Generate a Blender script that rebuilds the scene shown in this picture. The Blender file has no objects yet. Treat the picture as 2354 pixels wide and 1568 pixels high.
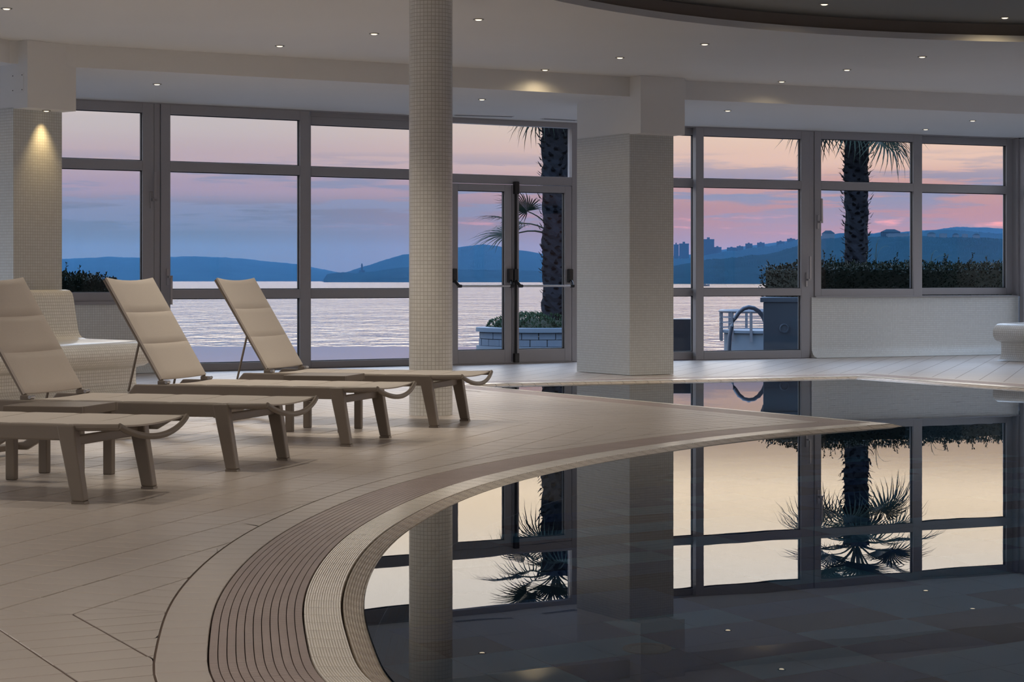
import bpy, bmesh, math, random
from mathutils import Vector, Matrix
from mathutils.geometry import tessellate_polygon

random.seed(7)
scene = bpy.context.scene
COL = scene.collection
R = math.radians
PI = math.pi

# ------------------------------------------------------------------ camera
F = 4577.0            # focal length in pixels of the 2354 px wide frame
HOR, CX = 643.0, 1177.0
cam_d = bpy.data.cameras.new('camera')
cam_d.sensor_width = 36.0
cam_d.lens = 36.0 * F / 2354.0
cam_d.shift_y = -(784.0 - HOR) / 2354.0
cam_d.clip_start = 0.05
cam_d.clip_end = 60000
cam = bpy.data.objects.new('camera', cam_d)
COL.objects.link(cam)
cam.location = (0, 0, 1.0)
cam.rotation_euler = (R(90), 0, 0)
scene.camera = cam

# ------------------------------------------------------------------ view
vs = scene.view_settings
vs.view_transform = 'Standard'
vs.look = 'None'
vs.exposure = 0.0
vs.gamma = 1.0
vs.use_curve_mapping = False
scene.cycles.adaptive_threshold = 0.025
scene.cycles.max_bounces = 9
scene.cycles.diffuse_bounces = 4
scene.cycles.glossy_bounces = 4
scene.cycles.transmission_bounces = 4
scene.cycles.transparent_max_bounces = 24
scene.cycles.sample_clamp_indirect = 6.0


def lin(c):
    c = c / 255.0
    return c / 12.92 if c <= 0.04045 else ((c + 0.055) / 1.055) ** 2.4


def rgb(r, g, b, k=1.0):
    return (lin(r) * k, lin(g) * k, lin(b) * k, 1.0)


# ------------------------------------------------------------------ world: dusk sky
def build_world():
    w = bpy.data.worlds.new('dusk_sky')
    scene.world = w
    w.use_nodes = True
    nt = w.node_tree
    nt.nodes.clear()
    N = nt.nodes.new
    L = nt.links.new

    def math_(op, a, b=None, c=None, clamp=False):
        n = N('ShaderNodeMath'); n.operation = op; n.use_clamp = clamp
        for i, v in enumerate((a, b, c)):
            if v is None: continue
            if isinstance(v, (int, float)): n.inputs[i].default_value = v
            else: L(v, n.inputs[i])
        return n.outputs[0]

    tc = N('ShaderNodeTexCoord')
    sep = N('ShaderNodeSeparateXYZ'); L(tc.outputs['Generated'], sep.inputs[0])
    x, y, z = sep.outputs
    hyp = math_('SQRT', math_('ADD', math_('MULTIPLY', x, x), math_('MULTIPLY', y, y)))
    elev = math_('ARCTAN2', z, hyp)              # radians above the horizon
    azim = math_('ARCTAN2', x, y)                # radians to the right of the view axis
    # height 0..1 on a square-root scale, so that the low sky gets resolution
    t = math_('SQRT', math_('DIVIDE', math_('MAXIMUM', elev, 0.0), PI / 2))

    def ramp(stops):
        r = N('ShaderNodeValToRGB')
        r.color_ramp.interpolation = 'EASE'
        els = r.color_ramp.elements
        while len(els) > 1: els.remove(els[-1])
        first = True
        for e, c in stops:
            p = math.sqrt(e / (PI / 2))
            if first:
                els[0].position = p; els[0].color = c; first = False
            else:
                k = els.new(p); k.color = c
        L(t, r.inputs[0])
        return r.outputs[0]

    def c(r, g, b_): return (r, g, b_, 1.0)
    high = [(0.108, c(2.15, 1.68, 1.22)), (0.16, c(2.3, 2.02, 1.78)), (0.30, c(2.35, 2.55, 3.0)),
            (0.6, c(2.1, 2.75, 3.9)), (1.57, c(1.3, 1.95, 3.2))]
    left = ramp([(0.0, c(0.17, 0.16, 0.16)), (0.020, c(0.16, 0.18, 0.18)), (0.034, c(0.18, 0.20, 0.24)), (0.046, c(0.42, 0.31, 0.37)),
                 (0.060, c(0.54, 0.40, 0.41)), (0.080, c(0.60, 0.51, 0.49))] + high)
    right = ramp([(0.0, c(0.30, 0.20, 0.20)), (0.018, c(0.46, 0.24, 0.20)), (0.032, c(0.55, 0.26, 0.21)), (0.046, c(0.62, 0.32, 0.25)),
                  (0.060, c(0.88, 0.57, 0.42)), (0.080, c(0.94, 0.67, 0.47))] + high)
    az = N('ShaderNodeMapRange'); az.interpolation_type = 'SMOOTHSTEP'
    L(azim, az.inputs['Value'])
    az.inputs['From Min'].default_value = -0.17; az.inputs['From Max'].default_value = 0.19
    mx = N('ShaderNodeMix'); mx.data_type = 'RGBA'
    L(az.outputs[0], mx.inputs['Factor']); L(left, mx.inputs['A']); L(right, mx.inputs['B'])
    # streaky clouds low over the horizon
    cv = N('ShaderNodeCombineXYZ')
    L(math_('MULTIPLY', azim, 9.0), cv.inputs[0]); L(math_('MULTIPLY', elev, 105.0), cv.inputs[1])
    ns = N('ShaderNodeTexNoise'); ns.inputs['Scale'].default_value = 1.0
    ns.inputs['Detail'].default_value = 7.0; ns.inputs['Roughness'].default_value = 0.58
    L(cv.outputs[0], ns.inputs['Vector'])
    cr = N('ShaderNodeMapRange'); cr.interpolation_type = 'SMOOTHSTEP'
    L(ns.outputs[0], cr.inputs['Value'])
    cr.inputs['From Min'].default_value = 0.47; cr.inputs['From Max'].default_value = 0.56
    band = math_('SUBTRACT', 1.0, math_('MULTIPLY', math_('ABSOLUTE', math_('SUBTRACT', elev, 0.044)), 50.0), clamp=True)
    band = math_('POWER', band, 0.6)
    cloud = math_('MULTIPLY', math_('MULTIPLY', cr.outputs[0], band), 0.95)
    m2 = N('ShaderNodeMix'); m2.data_type = 'RGBA'
    L(cloud, m2.inputs['Factor']); L(mx.outputs['Result'], m2.inputs['A'])
    m2.inputs['B'].default_value = (0.27, 0.28, 0.38, 1)
    # pink lit wisps
    cv2 = N('ShaderNodeCombineXYZ')
    L(math_('MULTIPLY', azim, 30.0), cv2.inputs[0]); L(math_('MULTIPLY', elev, 240.0), cv2.inputs[1])
    n2 = N('ShaderNodeTexNoise'); n2.inputs['Scale'].default_value = 1.0; n2.inputs['Detail'].default_value = 5.0
    L(cv2.outputs[0], n2.inputs['Vector'])
    c2 = N('ShaderNodeMapRange'); c2.interpolation_type = 'SMOOTHSTEP'
    L(n2.outputs[0], c2.inputs['Value'])
    c2.inputs['From Min'].default_value = 0.56; c2.inputs['From Max'].default_value = 0.72
    b2 = math_('SUBTRACT', 1.0, math_('MULTIPLY', math_('ABSOLUTE', math_('SUBTRACT', elev, 0.028)), 160.0), clamp=True)
    w2 = math_('MULTIPLY', math_('MULTIPLY', c2.outputs[0], b2), math_('MULTIPLY', az.outputs[0], 0.8))
    m3 = N('ShaderNodeMix'); m3.data_type = 'RGBA'
    L(w2, m3.inputs['Factor']); L(m2.outputs['Result'], m3.inputs['A'])
    m3.inputs['B'].default_value = (1.25, 0.42, 0.30, 1)
    bg = N('ShaderNodeBackground'); bg.inputs['Strength'].default_value = 1.0
    L(m3.outputs['Result'], bg.inputs['Color'])
    out = N('ShaderNodeOutputWorld'); L(bg.outputs[0], out.inputs['Surface'])
    w.cycles.sampling_method = 'MANUAL'
    w.cycles.sample_map_resolution = 2048


build_world()

SPOT_W = 75.0                      # power of one ceiling downlight
WARM = (1.0, 0.89, 0.74)

# ------------------------------------------------------------------ helpers
def px(x, y, z=0.0):
    """plan position of the photograph's pixel for a point that lies at height z"""
    d = F * (1.0 - z) / (y - HOR)
    return ((x - CX) / F * d, d)


def tag(o, label=None, cat=None, group=None, kind=None):
    if label: o['label'] = label
    if cat: o['category'] = cat
    if group: o['group'] = group
    if kind: o['kind'] = kind
    return o


def empty(name, loc=(0, 0, 0), rz=0.0, parent=None):
    o = bpy.data.objects.new(name, None)
    o.empty_display_size = 0.1
    COL.objects.link(o)
    o.location = loc
    o.rotation_euler = (0, 0, rz)
    if parent: o.parent = parent
    return o


def link_mesh(name, me, parent=None):
    o = bpy.data.objects.new(name, me)
    COL.objects.link(o)
    if parent: o.parent = parent
    return o


def copy_tree(o, parent=None):
    c = o.copy()
    COL.objects.link(c)
    c.parent = parent
    for ch in o.children:
        copy_tree(ch, c)
    return c


class MB:
    """collects polygons with metre-scale UVs, builds one mesh"""
    def __init__(s):
        s.v, s.f, s.uv, s.m = [], [], [], []

    def face(s, pts, uvs=None, m=0):
        b = len(s.v)
        pts = [tuple(p) for p in pts]
        s.v += pts
        s.f.append(tuple(range(b, b + len(pts))))
        if uvs is None:
            p0 = Vector(pts[0])
            nrm = Vector((0, 0, 0))
            for i in range(len(pts)):
                a, c = Vector(pts[i]), Vector(pts[(i + 1) % len(pts)])
                nrm += a.cross(c)
            nrm.normalize() if nrm.length > 1e-12 else None
            if abs(nrm.z) > 0.9: ux, uy = Vector((1, 0, 0)), Vector((0, 1, 0))
            else:
                uy = Vector((0, 0, 1)); ux = uy.cross(nrm); ux.normalize()
            uvs = [(Vector(p).dot(ux), Vector(p).dot(uy)) for p in pts]
        s.uv.append(uvs)
        s.m.append(m)

    def box(s, x0, x1, y0, y1, z0, z1, M=None, m=0):
        P = [Vector((x, y, z)) for z in (z0, z1) for y in (y0, y1) for x in (x0, x1)]
        if M is not None: P = [M @ p for p in P]
        for q in ((0, 2, 3, 1), (4, 5, 7, 6), (0, 1, 5, 4), (2, 6, 7, 3), (0, 4, 6, 2), (1, 3, 7, 5)):
            s.face([P[i] for i in q], m=m)
        return s

    def prism(s, poly, a0, a1, axis='z', m=0, M=None):
        """poly in the plane across axis, extruded from a0 to a1. axis y: poly=(x,z)"""
        def pt(p, a):
            v = {'z': (p[0], p[1], a), 'y': (p[0], a, p[1]), 'x': (a, p[0], p[1])}[axis]
            v = Vector(v)
            return M @ v if M is not None else v
        n = len(poly)
        area = sum(poly[i][0] * poly[(i + 1) % n][1] - poly[(i + 1) % n][0] * poly[i][1] for i in range(n))
        flip = (area < 0) ^ (axis == 'y')
        if flip: poly = poly[::-1]
        lo = [pt(p, a0) for p in poly]; hi = [pt(p, a1) for p in poly]
        s.face(hi, m=m); s.face(lo[::-1], m=m)
        for i in range(n):
            j = (i + 1) % n
            s.face([lo[i], lo[j], hi[j], hi[i]], m=m)
        return s

    def tube(s, path, r, n=8, m=0, cap=True, flat=1.0):
        path = [Vector(p) for p in path]
        rs = r if isinstance(r, (list, tuple)) else [r] * len(path)
        rings = []
        up = Vector((0, 0, 1))
        for i, p in enumerate(path):
            t = (path[min(i + 1, len(path) - 1)] - path[max(i - 1, 0)]).normalized()
            ref = up if abs(t.dot(up)) < 0.95 else Vector((1, 0, 0))
            a = t.cross(ref).normalized(); b = a.cross(t).normalized()
            rings.append([p + (a * math.cos(2 * PI * k / n) + b * math.sin(2 * PI * k / n) * flat) * rs[i] for k in range(n)])
        for i in range(len(rings) - 1):
            for k in range(n):
                k2 = (k + 1) % n
                s.face([rings[i][k], rings[i][k2], rings[i + 1][k2], rings[i + 1][k]], m=m)
        if cap:
            s.face(rings[0][::-1], m=m); s.face(rings[-1], m=m)
        return s

    def lathe(s, prof, n=32, c=(0, 0, 0), m=0, uvr=None):
        """prof: (r, z) from bottom to top, outward normals"""
        arc = 0
        for i in range(len(prof) - 1):
            (r0, z0), (r1, z1) = prof[i], prof[i + 1]
            seg = math.hypot(r1 - r0, z1 - z0)
            for k in range(n):
                a0, a1 = 2 * PI * k / n, 2 * PI * (k + 1) / n
                def P(r, a, z): return (c[0] + r * math.cos(a), c[1] + r * math.sin(a), c[2] + z)
                ur = uvr or max(r0, r1)
                uv = [(a0 * ur, arc), (a1 * ur, arc), (a1 * ur, arc + seg), (a0 * ur, arc + seg)]
                if r0 < 1e-6: s.face([P(r0, a0, z0), P(r1, a1, z1), P(r1, a0, z1)], [uv[0], uv[2], uv[3]], m)
                elif r1 < 1e-6: s.face([P(r0, a0, z0), P(r0, a1, z0), P(r1, a0, z1)], [uv[0], uv[1], uv[3]], m)
                else: s.face([P(r0, a0, z0), P(r0, a1, z0), P(r1, a1, z1), P(r1, a0, z1)], uv, m)
            arc += seg
        return s

    def grid(s, pts, uvs=None, m=0, flip=False):
        """pts[i][j]"""
        for i in range(len(pts) - 1):
            for j in range(len(pts[0]) - 1):
                q = [(i, j), (i + 1, j), (i + 1, j + 1), (i, j + 1)]
                if flip: q = q[::-1]
                s.face([pts[a][b] for a, b in q], [uvs[a][b] for a, b in q] if uvs else None, m)
        return s

    def mesh(s, name, mats, smooth=None):
        me = bpy.data.meshes.new(name)
        bm = bmesh.new()
        lay = bm.loops.layers.uv.new('UVMap')
        vs_ = [bm.verts.new(p) for p in s.v]
        for f, u, mi in zip(s.f, s.uv, s.m):
            try: fc = bm.faces.new([vs_[i] for i in f])
            except ValueError: continue
            fc.material_index = mi
            for lp, c in zip(fc.loops, u): lp[lay].uv = c
        bmesh.ops.remove_doubles(bm, verts=bm.verts, dist=1e-5)
        if smooth is not None:
            for fc in bm.faces: fc.smooth = True
            for e in bm.edges:
                if len(e.link_faces) == 2 and e.calc_face_angle(0) > R(smooth): e.smooth = False
        bm.to_mesh(me); bm.free()
        for mt in (mats if isinstance(mats, (list, tuple)) else [mats]): me.materials.append(mt)
        return me

    def build(s, name, mats, parent=None, smooth=None, bevel=None):
        o = link_mesh(name, s.mesh(name, mats, smooth), parent)
        if bevel:
            b = o.modifiers.new('bevel', 'BEVEL')
            b.width = bevel; b.segments = 2; b.limit_method = 'ANGLE'; b.angle_limit = R(40)
        return o


# ------------------------------------------------------------------ materials
def new_mat(name):
    m = bpy.data.materials.new(name)
    m.use_nodes = True
    nt = m.node_tree
    b = nt.nodes['Principled BSDF']
    return m, nt, b


def plain(name, c, rough=0.5, metal=0.0, noise=0.0, nscale=8.0, bump=0.0, spec=0.5, emit=None, estr=0.0, coat=0.0):
    m, nt, b = new_mat(name)
    b.inputs['Base Color'].default_value = c
    b.inputs['Roughness'].default_value = rough
    b.inputs['Metallic'].default_value = metal
    b.inputs['Specular IOR Level'].default_value = spec
    b.inputs['Coat Weight'].default_value = coat
    if emit:
        b.inputs['Emission Color'].default_value = emit
        b.inputs['Emission Strength'].default_value = estr
    if noise or bump:
        tc = nt.nodes.new('ShaderNodeTexCoord')
        n = nt.nodes.new('ShaderNodeTexNoise')
        n.inputs['Scale'].default_value = nscale; n.inputs['Detail'].default_value = 5
        nt.links.new(tc.outputs['Object'], n.inputs['Vector'])
        if noise:
            hs = nt.nodes.new('ShaderNodeMix'); hs.data_type = 'RGBA'
            hs.inputs['A'].default_value = tuple(v * (1 - noise) for v in c[:3]) + (1,)
            hs.inputs['B'].default_value = tuple(min(1, v * (1 + noise)) for v in c[:3]) + (1,)
            nt.links.new(n.outputs[0], hs.inputs['Factor'])
            nt.links.new(hs.outputs['Result'], b.inputs['Base Color'])
        if bump:
            bp = nt.nodes.new('ShaderNodeBump')
            bp.inputs['Strength'].default_value = bump; bp.inputs['Distance'].default_value = 0.02
            nt.links.new(n.outputs[0], bp.inputs['Height']); nt.links.new(bp.outputs[0], b.inputs['Normal'])
    return m


def tiled(name, c1, c2, grout, w, h, mortar, rough=0.3, bump=0.4, offset=0.0, rot=0.0, rough_g=0.7, var=0.0):
    """tile field on metre UVs"""
    m, nt, b = new_mat(name)
    N, L = nt.nodes.new, nt.links.new
    uv = N('ShaderNodeUVMap'); uv.uv_map = 'UVMap'
    mp = N('ShaderNodeMapping'); mp.inputs['Rotation'].default_value = (0, 0, rot)
    L(uv.outputs[0], mp.inputs[0])
    br = N('ShaderNodeTexBrick')
    br.offset = offset; br.squash = 1.0
    br.inputs['Color1'].default_value = c1; br.inputs['Color2'].default_value = c2; br.inputs['Mortar'].default_value = grout
    br.inputs['Scale'].default_value = 1.0
    br.inputs['Mortar Size'].default_value = mortar; br.inputs['Mortar Smooth'].default_value = 0.15
    br.inputs['Brick Width'].default_value = w; br.inputs['Row Height'].default_value = h
    br.inputs['Bias'].default_value = 0.0
    L(mp.outputs[0], br.inputs['Vector'])
    L(br.outputs['Color'], b.inputs['Base Color'])
    mr = N('ShaderNodeMapRange')
    mr.inputs['To Min'].default_value = rough; mr.inputs['To Max'].default_value = rough_g
    L(br.outputs['Fac'], mr.inputs['Value']); L(mr.outputs[0], b.inputs['Roughness'])
    bp = N('ShaderNodeBump'); bp.invert = True
    bp.inputs['Strength'].default_value = bump; bp.inputs['Distance'].default_value = 0.003
    L(br.outputs['Fac'], bp.inputs['Height']); L(bp.outputs[0], b.inputs['Normal'])
    return m


def glass_mat(name, tint=(0.95, 0.97, 0.98, 1)):
    m = bpy.data.materials.new(name); m.use_nodes = True
    nt = m.node_tree; nt.nodes.clear()
    N, L = nt.nodes.new, nt.links.new
    fr = N('ShaderNodeFresnel'); fr.inputs[0].default_value = 1.22
    tr = N('ShaderNodeBsdfTransparent'); tr.inputs[0].default_value = tint
    gl = N('ShaderNodeBsdfGlossy'); gl.inputs['Roughness'].default_value = 0.0
    mx = N('ShaderNodeMixShader')
    L(fr.outputs[0], mx.inputs[0]); L(tr.outputs[0], mx.inputs[1]); L(gl.outputs[0], mx.inputs[2])
    o = N('ShaderNodeOutputMaterial'); L(mx.outputs[0], o.inputs[0])
    return m


def water_mat():
    m = bpy.data.materials.new('pool_water'); m.use_nodes = True
    nt = m.node_tree; nt.nodes.clear()
    N, L = nt.nodes.new, nt.links.new
    tc = N('ShaderNodeTexCoord')
    ns = N('ShaderNodeTexNoise'); ns.inputs['Scale'].default_value = 1.6; ns.inputs['Detail'].default_value = 2
    L(tc.outputs['Object'], ns.inputs['Vector'])
    bp = N('ShaderNodeBump'); bp.inputs['Strength'].default_value = 0.02; bp.inputs['Distance'].default_value = 0.012
    L(ns.outputs[0], bp.inputs['Height'])
    fr = N('ShaderNodeFresnel'); fr.inputs[0].default_value = 1.25
    rf = N('ShaderNodeBsdfRefraction'); rf.inputs['Color'].default_value = (0.50, 0.74, 0.92, 1)
    rf.inputs['IOR'].default_value = 1.333; rf.inputs['Roughness'].default_value = 0.0
    gl = N('ShaderNodeBsdfGlossy'); gl.inputs['Roughness'].default_value = 0.0
    for s in (fr, rf, gl): L(bp.outputs[0], s.inputs['Normal'])
    mx = N('ShaderNodeMixShader')
    L(fr.outputs[0], mx.inputs[0]); L(rf.outputs[0], mx.inputs[1]); L(gl.outputs[0], mx.inputs[2])
    o = N('ShaderNodeOutputMaterial'); L(mx.outputs[0], o.inputs[0])
    return m


def sea_mat():
    m, nt, b = new_mat('sea_water')
    N, L = nt.nodes.new, nt.links.new
    b.inputs['Base Color'].default_value = (0.06, 0.055, 0.06, 1)
    b.inputs['Roughness'].default_value = 0.10
    b.inputs['IOR'].default_value = 1.34
    tc = N('ShaderNodeTexCoord')
    mp = N('ShaderNodeMapping'); mp.inputs['Scale'].default_value = (0.55, 0.25, 1)
    L(tc.outputs['Object'], mp.inputs[0])
    n1 = N('ShaderNodeTexNoise'); n1.inputs['Scale'].default_value = 1.0; n1.inputs['Detail'].default_value = 4
    L(mp.outputs[0], n1.inputs['Vector'])
    mp2 = N('ShaderNodeMapping'); mp2.inputs['Scale'].default_value = (0.035, 0.03, 1)
    L(tc.outputs['Object'], mp2.inputs[0])
    n2 = N('ShaderNodeTexNoise'); n2.inputs['Scale'].default_value = 1.0; n2.inputs['Detail'].default_value = 3
    L(mp2.outputs[0], n2.inputs['Vector'])
    ad = N('ShaderNodeMath'); ad.operation = 'MULTIPLY_ADD'
    L(n2.outputs[0], ad.inputs[0]); ad.inputs[1].default_value = 2.0; L(n1.outputs[0], ad.inputs[2])
    bp = N('ShaderNodeBump'); bp.inputs['Strength'].default_value = 0.5; bp.inputs['Distance'].default_value = 0.9
    L(ad.outputs[0], bp.inputs['Height']); L(bp.outputs[0], b.inputs['Normal'])
    return m


def mosaic(name, c, g, s=0.0285, rough=0.22):
    c2 = tuple(v * 0.93 for v in c[:3]) + (1,)
    return tiled(name, c, c2, g, s, s, 0.0022, rough=rough, bump=0.55)


M = {}
M['plaster'] = plain('plaster_white', (0.80, 0.79, 0.77, 1), 0.75, noise=0.03, nscale=1.2, bump=0.03)
M['ceiling'] = plain('ceiling_paint', (0.82, 0.80, 0.77, 1), 0.62, noise=0.04, nscale=0.7, bump=0.10)
M['mosaic'] = mosaic('cream_mosaic', (0.87, 0.865, 0.83, 1), (0.54, 0.52, 0.47, 1))
M['mosaic_fine'] = mosaic('cream_fine_mosaic', (0.66, 0.68, 0.665, 1), (0.46, 0.455, 0.42, 1), 0.026)
M['mosaic_pale'] = mosaic('pale_fine_mosaic', (0.82, 0.83, 0.80, 1), (0.60, 0.59, 0.55, 1), 0.026)
M['frame'] = plain('window_frame_metal', (0.36, 0.345, 0.355, 1), 0.45, 0.0, noise=0.03, nscale=30)
M['gasket'] = plain('black_rubber_gasket', (0.012, 0.012, 0.014, 1), 0.6)
M['black'] = plain('black_plastic', (0.012, 0.012, 0.013, 1), 0.4)
M['steel'] = plain('brushed_steel', (0.55, 0.55, 0.57, 1), 0.28, 1.0)
M['handle'] = plain('grey_handle_metal', (0.42, 0.41, 0.42, 1), 0.35, 0.6)
M['glass'] = glass_mat('window_glass')
M['water'] = water_mat()
M['sea'] = sea_mat()
M['tile'] = plain('beige_floor_tile', (0.60, 0.53, 0.475, 1), 0.36, noise=0.10, nscale=2.3, bump=0.02)
M['grout'] = plain('brown_grout', (0.17, 0.12, 0.095, 1), 0.8)
M['tile_far'] = tiled('beige_floor_tile_field', (0.60, 0.53, 0.475, 1), (0.55, 0.485, 0.43, 1), (0.26, 0.2, 0.165, 1),
                      0.255, 0.125, 0.004, rough=0.36, bump=0.2, rot=-R(-17.5))
M['grate'] = None
M['rib'] = plain('pale_ribbed_tile', (0.88, 0.82, 0.73, 1), 0.22, noise=0.10, nscale=9)
M['rib_edge'] = plain('worn_ribbed_tile', (0.62, 0.53, 0.43, 1), 0.24, noise=0.3, nscale=22)
M['pool_a'] = plain('pool_tile_navy', (0.05, 0.10, 0.23, 1), 0.35)
M['pool_b'] = plain('pool_tile_plum', (0.022, 0.026, 0.07, 1), 0.35)
M['pool_c'] = plain('pool_tile_grey_green', (0.18, 0.36, 0.46, 1), 0.35)
M['pool_wall'] = mosaic('pool_wall_mosaic', (0.14, 0.19, 0.25, 1), (0.10, 0.13, 0.16, 1))
M['alu'] = plain('taupe_powder_coated_metal', (0.205, 0.172, 0.143, 1), 0.40, noise=0.02, nscale=40)
M['lens'] = plain('lamp_lens', (1, 0.9, 0.7, 1), 0.3, emit=(1.0, 0.83, 0.58, 1), estr=1.8)
M['ring'] = plain('lamp_trim_ring', (0.30, 0.28, 0.25, 1), 0.4, 0.3)
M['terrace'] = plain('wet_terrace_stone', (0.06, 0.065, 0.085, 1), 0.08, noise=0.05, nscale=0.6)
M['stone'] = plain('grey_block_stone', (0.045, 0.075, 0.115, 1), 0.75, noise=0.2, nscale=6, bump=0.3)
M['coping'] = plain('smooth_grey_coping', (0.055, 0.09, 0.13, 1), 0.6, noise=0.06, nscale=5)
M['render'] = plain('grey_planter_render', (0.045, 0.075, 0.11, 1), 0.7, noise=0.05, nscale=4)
M['dark'] = plain('dark_wet_panel', (0.03, 0.035, 0.045, 1), 0.35, noise=0.3, nscale=30)
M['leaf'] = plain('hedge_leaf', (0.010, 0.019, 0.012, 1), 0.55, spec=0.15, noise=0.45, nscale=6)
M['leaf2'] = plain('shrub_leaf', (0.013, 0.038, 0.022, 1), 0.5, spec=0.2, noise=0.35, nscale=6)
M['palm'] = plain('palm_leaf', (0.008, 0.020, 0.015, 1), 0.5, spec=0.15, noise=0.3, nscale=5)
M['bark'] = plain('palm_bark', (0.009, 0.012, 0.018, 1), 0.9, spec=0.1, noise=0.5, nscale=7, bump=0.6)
M['core'] = plain('hedge_core', (0.012, 0.018, 0.010, 1), 0.9)
M['rail'] = plain('painted_grey_rail', (0.07, 0.09, 0.12, 1), 0.45, 0.2)
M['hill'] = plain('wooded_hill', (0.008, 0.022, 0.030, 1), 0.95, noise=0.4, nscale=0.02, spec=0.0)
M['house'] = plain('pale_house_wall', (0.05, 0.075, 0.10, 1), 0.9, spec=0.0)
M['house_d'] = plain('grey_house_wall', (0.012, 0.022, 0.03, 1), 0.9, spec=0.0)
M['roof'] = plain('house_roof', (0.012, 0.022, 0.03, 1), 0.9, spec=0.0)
M['boat'] = plain('boat_hull', (0.10, 0.11, 0.13, 1), 0.5)
M['pole'] = plain('blue_grey_pole', (0.10, 0.14, 0.20, 1), 0.5)


def fabric_mat():
    m, nt, b = new_mat('taupe_sling_fabric')
    N, L = nt.nodes.new, nt.links.new
    b.inputs['Roughness'].default_value = 0.8
    tc = N('ShaderNodeTexCoord')
    n = N('ShaderNodeTexNoise'); n.inputs['Scale'].default_value = 260; n.inputs['Detail'].default_value = 2
    L(tc.outputs['Object'], n.inputs['Vector'])
    mx = N('ShaderNodeMix'); mx.data_type = 'RGBA'
    mx.inputs['A'].default_value = (0.58, 0.52, 0.46, 1); mx.inputs['B'].default_value = (0.69, 0.625, 0.56, 1)
    L(n.outputs[0], mx.inputs['Factor']); L(mx.outputs['Result'], b.inputs['Base Color'])
    bp = N('ShaderNodeBump'); bp.inputs['Strength'].default_value = 0.25; bp.inputs['Distance'].default_value = 0.002
    L(n.outputs[0], bp.inputs['Height']); L(bp.outputs[0], b.inputs['Normal'])
    b.inputs['Sheen Weight'].default_value = 0.15
    return m


def grate_mat():
    """mauve plastic grille bar with fine cross ridges (UV: u along the bar in metres)"""
    m, nt, b = new_mat('mauve_grille_bar')
    N, L = nt.nodes.new, nt.links.new
    b.inputs['Roughness'].default_value = 0.38
    uv = N('ShaderNodeUVMap'); uv.uv_map = 'UVMap'
    wv = N('ShaderNodeTexWave'); wv.wave_type = 'BANDS'; wv.bands_direction = 'X'
    wv.inputs['Scale'].default_value = 33.0
    L(uv.outputs[0], wv.inputs['Vector'])
    ns = N('ShaderNodeTexNoise'); ns.inputs['Scale'].default_value = 5; ns.inputs['Detail'].default_value = 4
    tc = N('ShaderNodeTexCoord'); L(tc.outputs['Object'], ns.inputs['Vector'])
    mx = N('ShaderNodeMix'); mx.data_type = 'RGBA'
    mx.inputs['A'].default_value = (0.44, 0.34, 0.31, 1); mx.inputs['B'].default_value = (0.66, 0.53, 0.49, 1)
    L(ns.outputs[0], mx.inputs['Factor'])
    m2 = N('ShaderNodeMix'); m2.data_type = 'RGBA'
    m2.inputs['B'].default_value = (0.13, 0.085, 0.07, 1)
    L(mx.outputs['Result'], m2.inputs['A'])
    pw = N('ShaderNodeMath'); pw.operation = 'POWER'; L(wv.outputs['Fac'], pw.inputs[0]); pw.inputs[1].default_value = 4.0
    ml = N('ShaderNodeMath'); ml.operation = 'MULTIPLY'; L(pw.outputs[0], ml.inputs[0]); ml.inputs[1].default_value = 0.8
    L(ml.outputs[0], m2.inputs['Factor']); L(m2.outputs['Result'], b.inputs['Base Color'])
    bp = N('ShaderNodeBump'); bp.invert = True
    bp.inputs['Strength'].default_value = 0.5; bp.inputs['Distance'].default_value = 0.003
    L(pw.outputs[0], bp.inputs['Height']); L(bp.outputs[0], b.inputs['Normal'])
    return m


M['fabric'] = fabric_mat()
M['grate'] = grate_mat()


# ------------------------------------------------------------------ plan of the room
def unit(a, b):
    v = Vector((b[0] - a[0], b[1] - a[1])); v.normalize(); return v


class Wall:
    """a straight wall line in plan; local x runs along it, local y points outdoors"""
    def __init__(s, a, b):
        s.a = Vector(a); s.b = Vector(b); s.t = unit(a, b); s.n = Vector((-s.t.y, s.t.x))
        s.rz = math.atan2(s.t.y, s.t.x); s.len = (s.b - s.a).length

    def u(s, x, off=0.0):
        """distance along the wall of the photograph's column x"""
        k = (x - CX) / F
        o = s.a + s.n * off
        return (k * o.y - o.x) / (s.t.x - k * s.t.y)

    def d(s, u, off=0.0):
        return (s.a + s.t * u + s.n * off).y

    def z(s, y, u, off=0.0):
        return 1.0 + (HOR - y) * s.d(u, off) / F

    def pt(s, u, off=0.0):
        return s.a + s.t * u + s.n * off

    def empty(s, name, parent=None):
        return empty(name, (s.a.x, s.a.y, 0), s.rz, parent)


ZC, ZS, ZU = 3.117, 2.913, 3.285
W1 = Wall((-6.75, 24.28 - 0.602 * 7.5086), (1.20, 24.28 + 0.602 * 0.4414))
W2 = Wall((1.20, 24.77 - 0.448 * 0.964), (6.836, 26.86))
W3 = Wall((6.836, 26.86), (8.9, 22.6))
W4 = Wall((8.9, 22.6), (16.0, -4.0))
W0 = Wall((-13.9, -4.0), (W1.a.x, W1.a.y))
WB = Wall((16.0, -4.0), (-13.9, -4.0))
OUT = [tuple(w.a) for w in (W0, W1)] + [tuple(W1.b)] + [tuple(W2.a), tuple(W3.a), tuple(W4.a), tuple(WB.a)]
# drop line of the lower soffit in front of the windows
FAS = [(-11.5, -4.0), (-4.44, 17.60), (-3.93, 17.93), (1.23, 20.80), (1.849, 21.16), (6.6, 23.31), (8.75, 21.8), (15.8, -4.0)]


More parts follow.
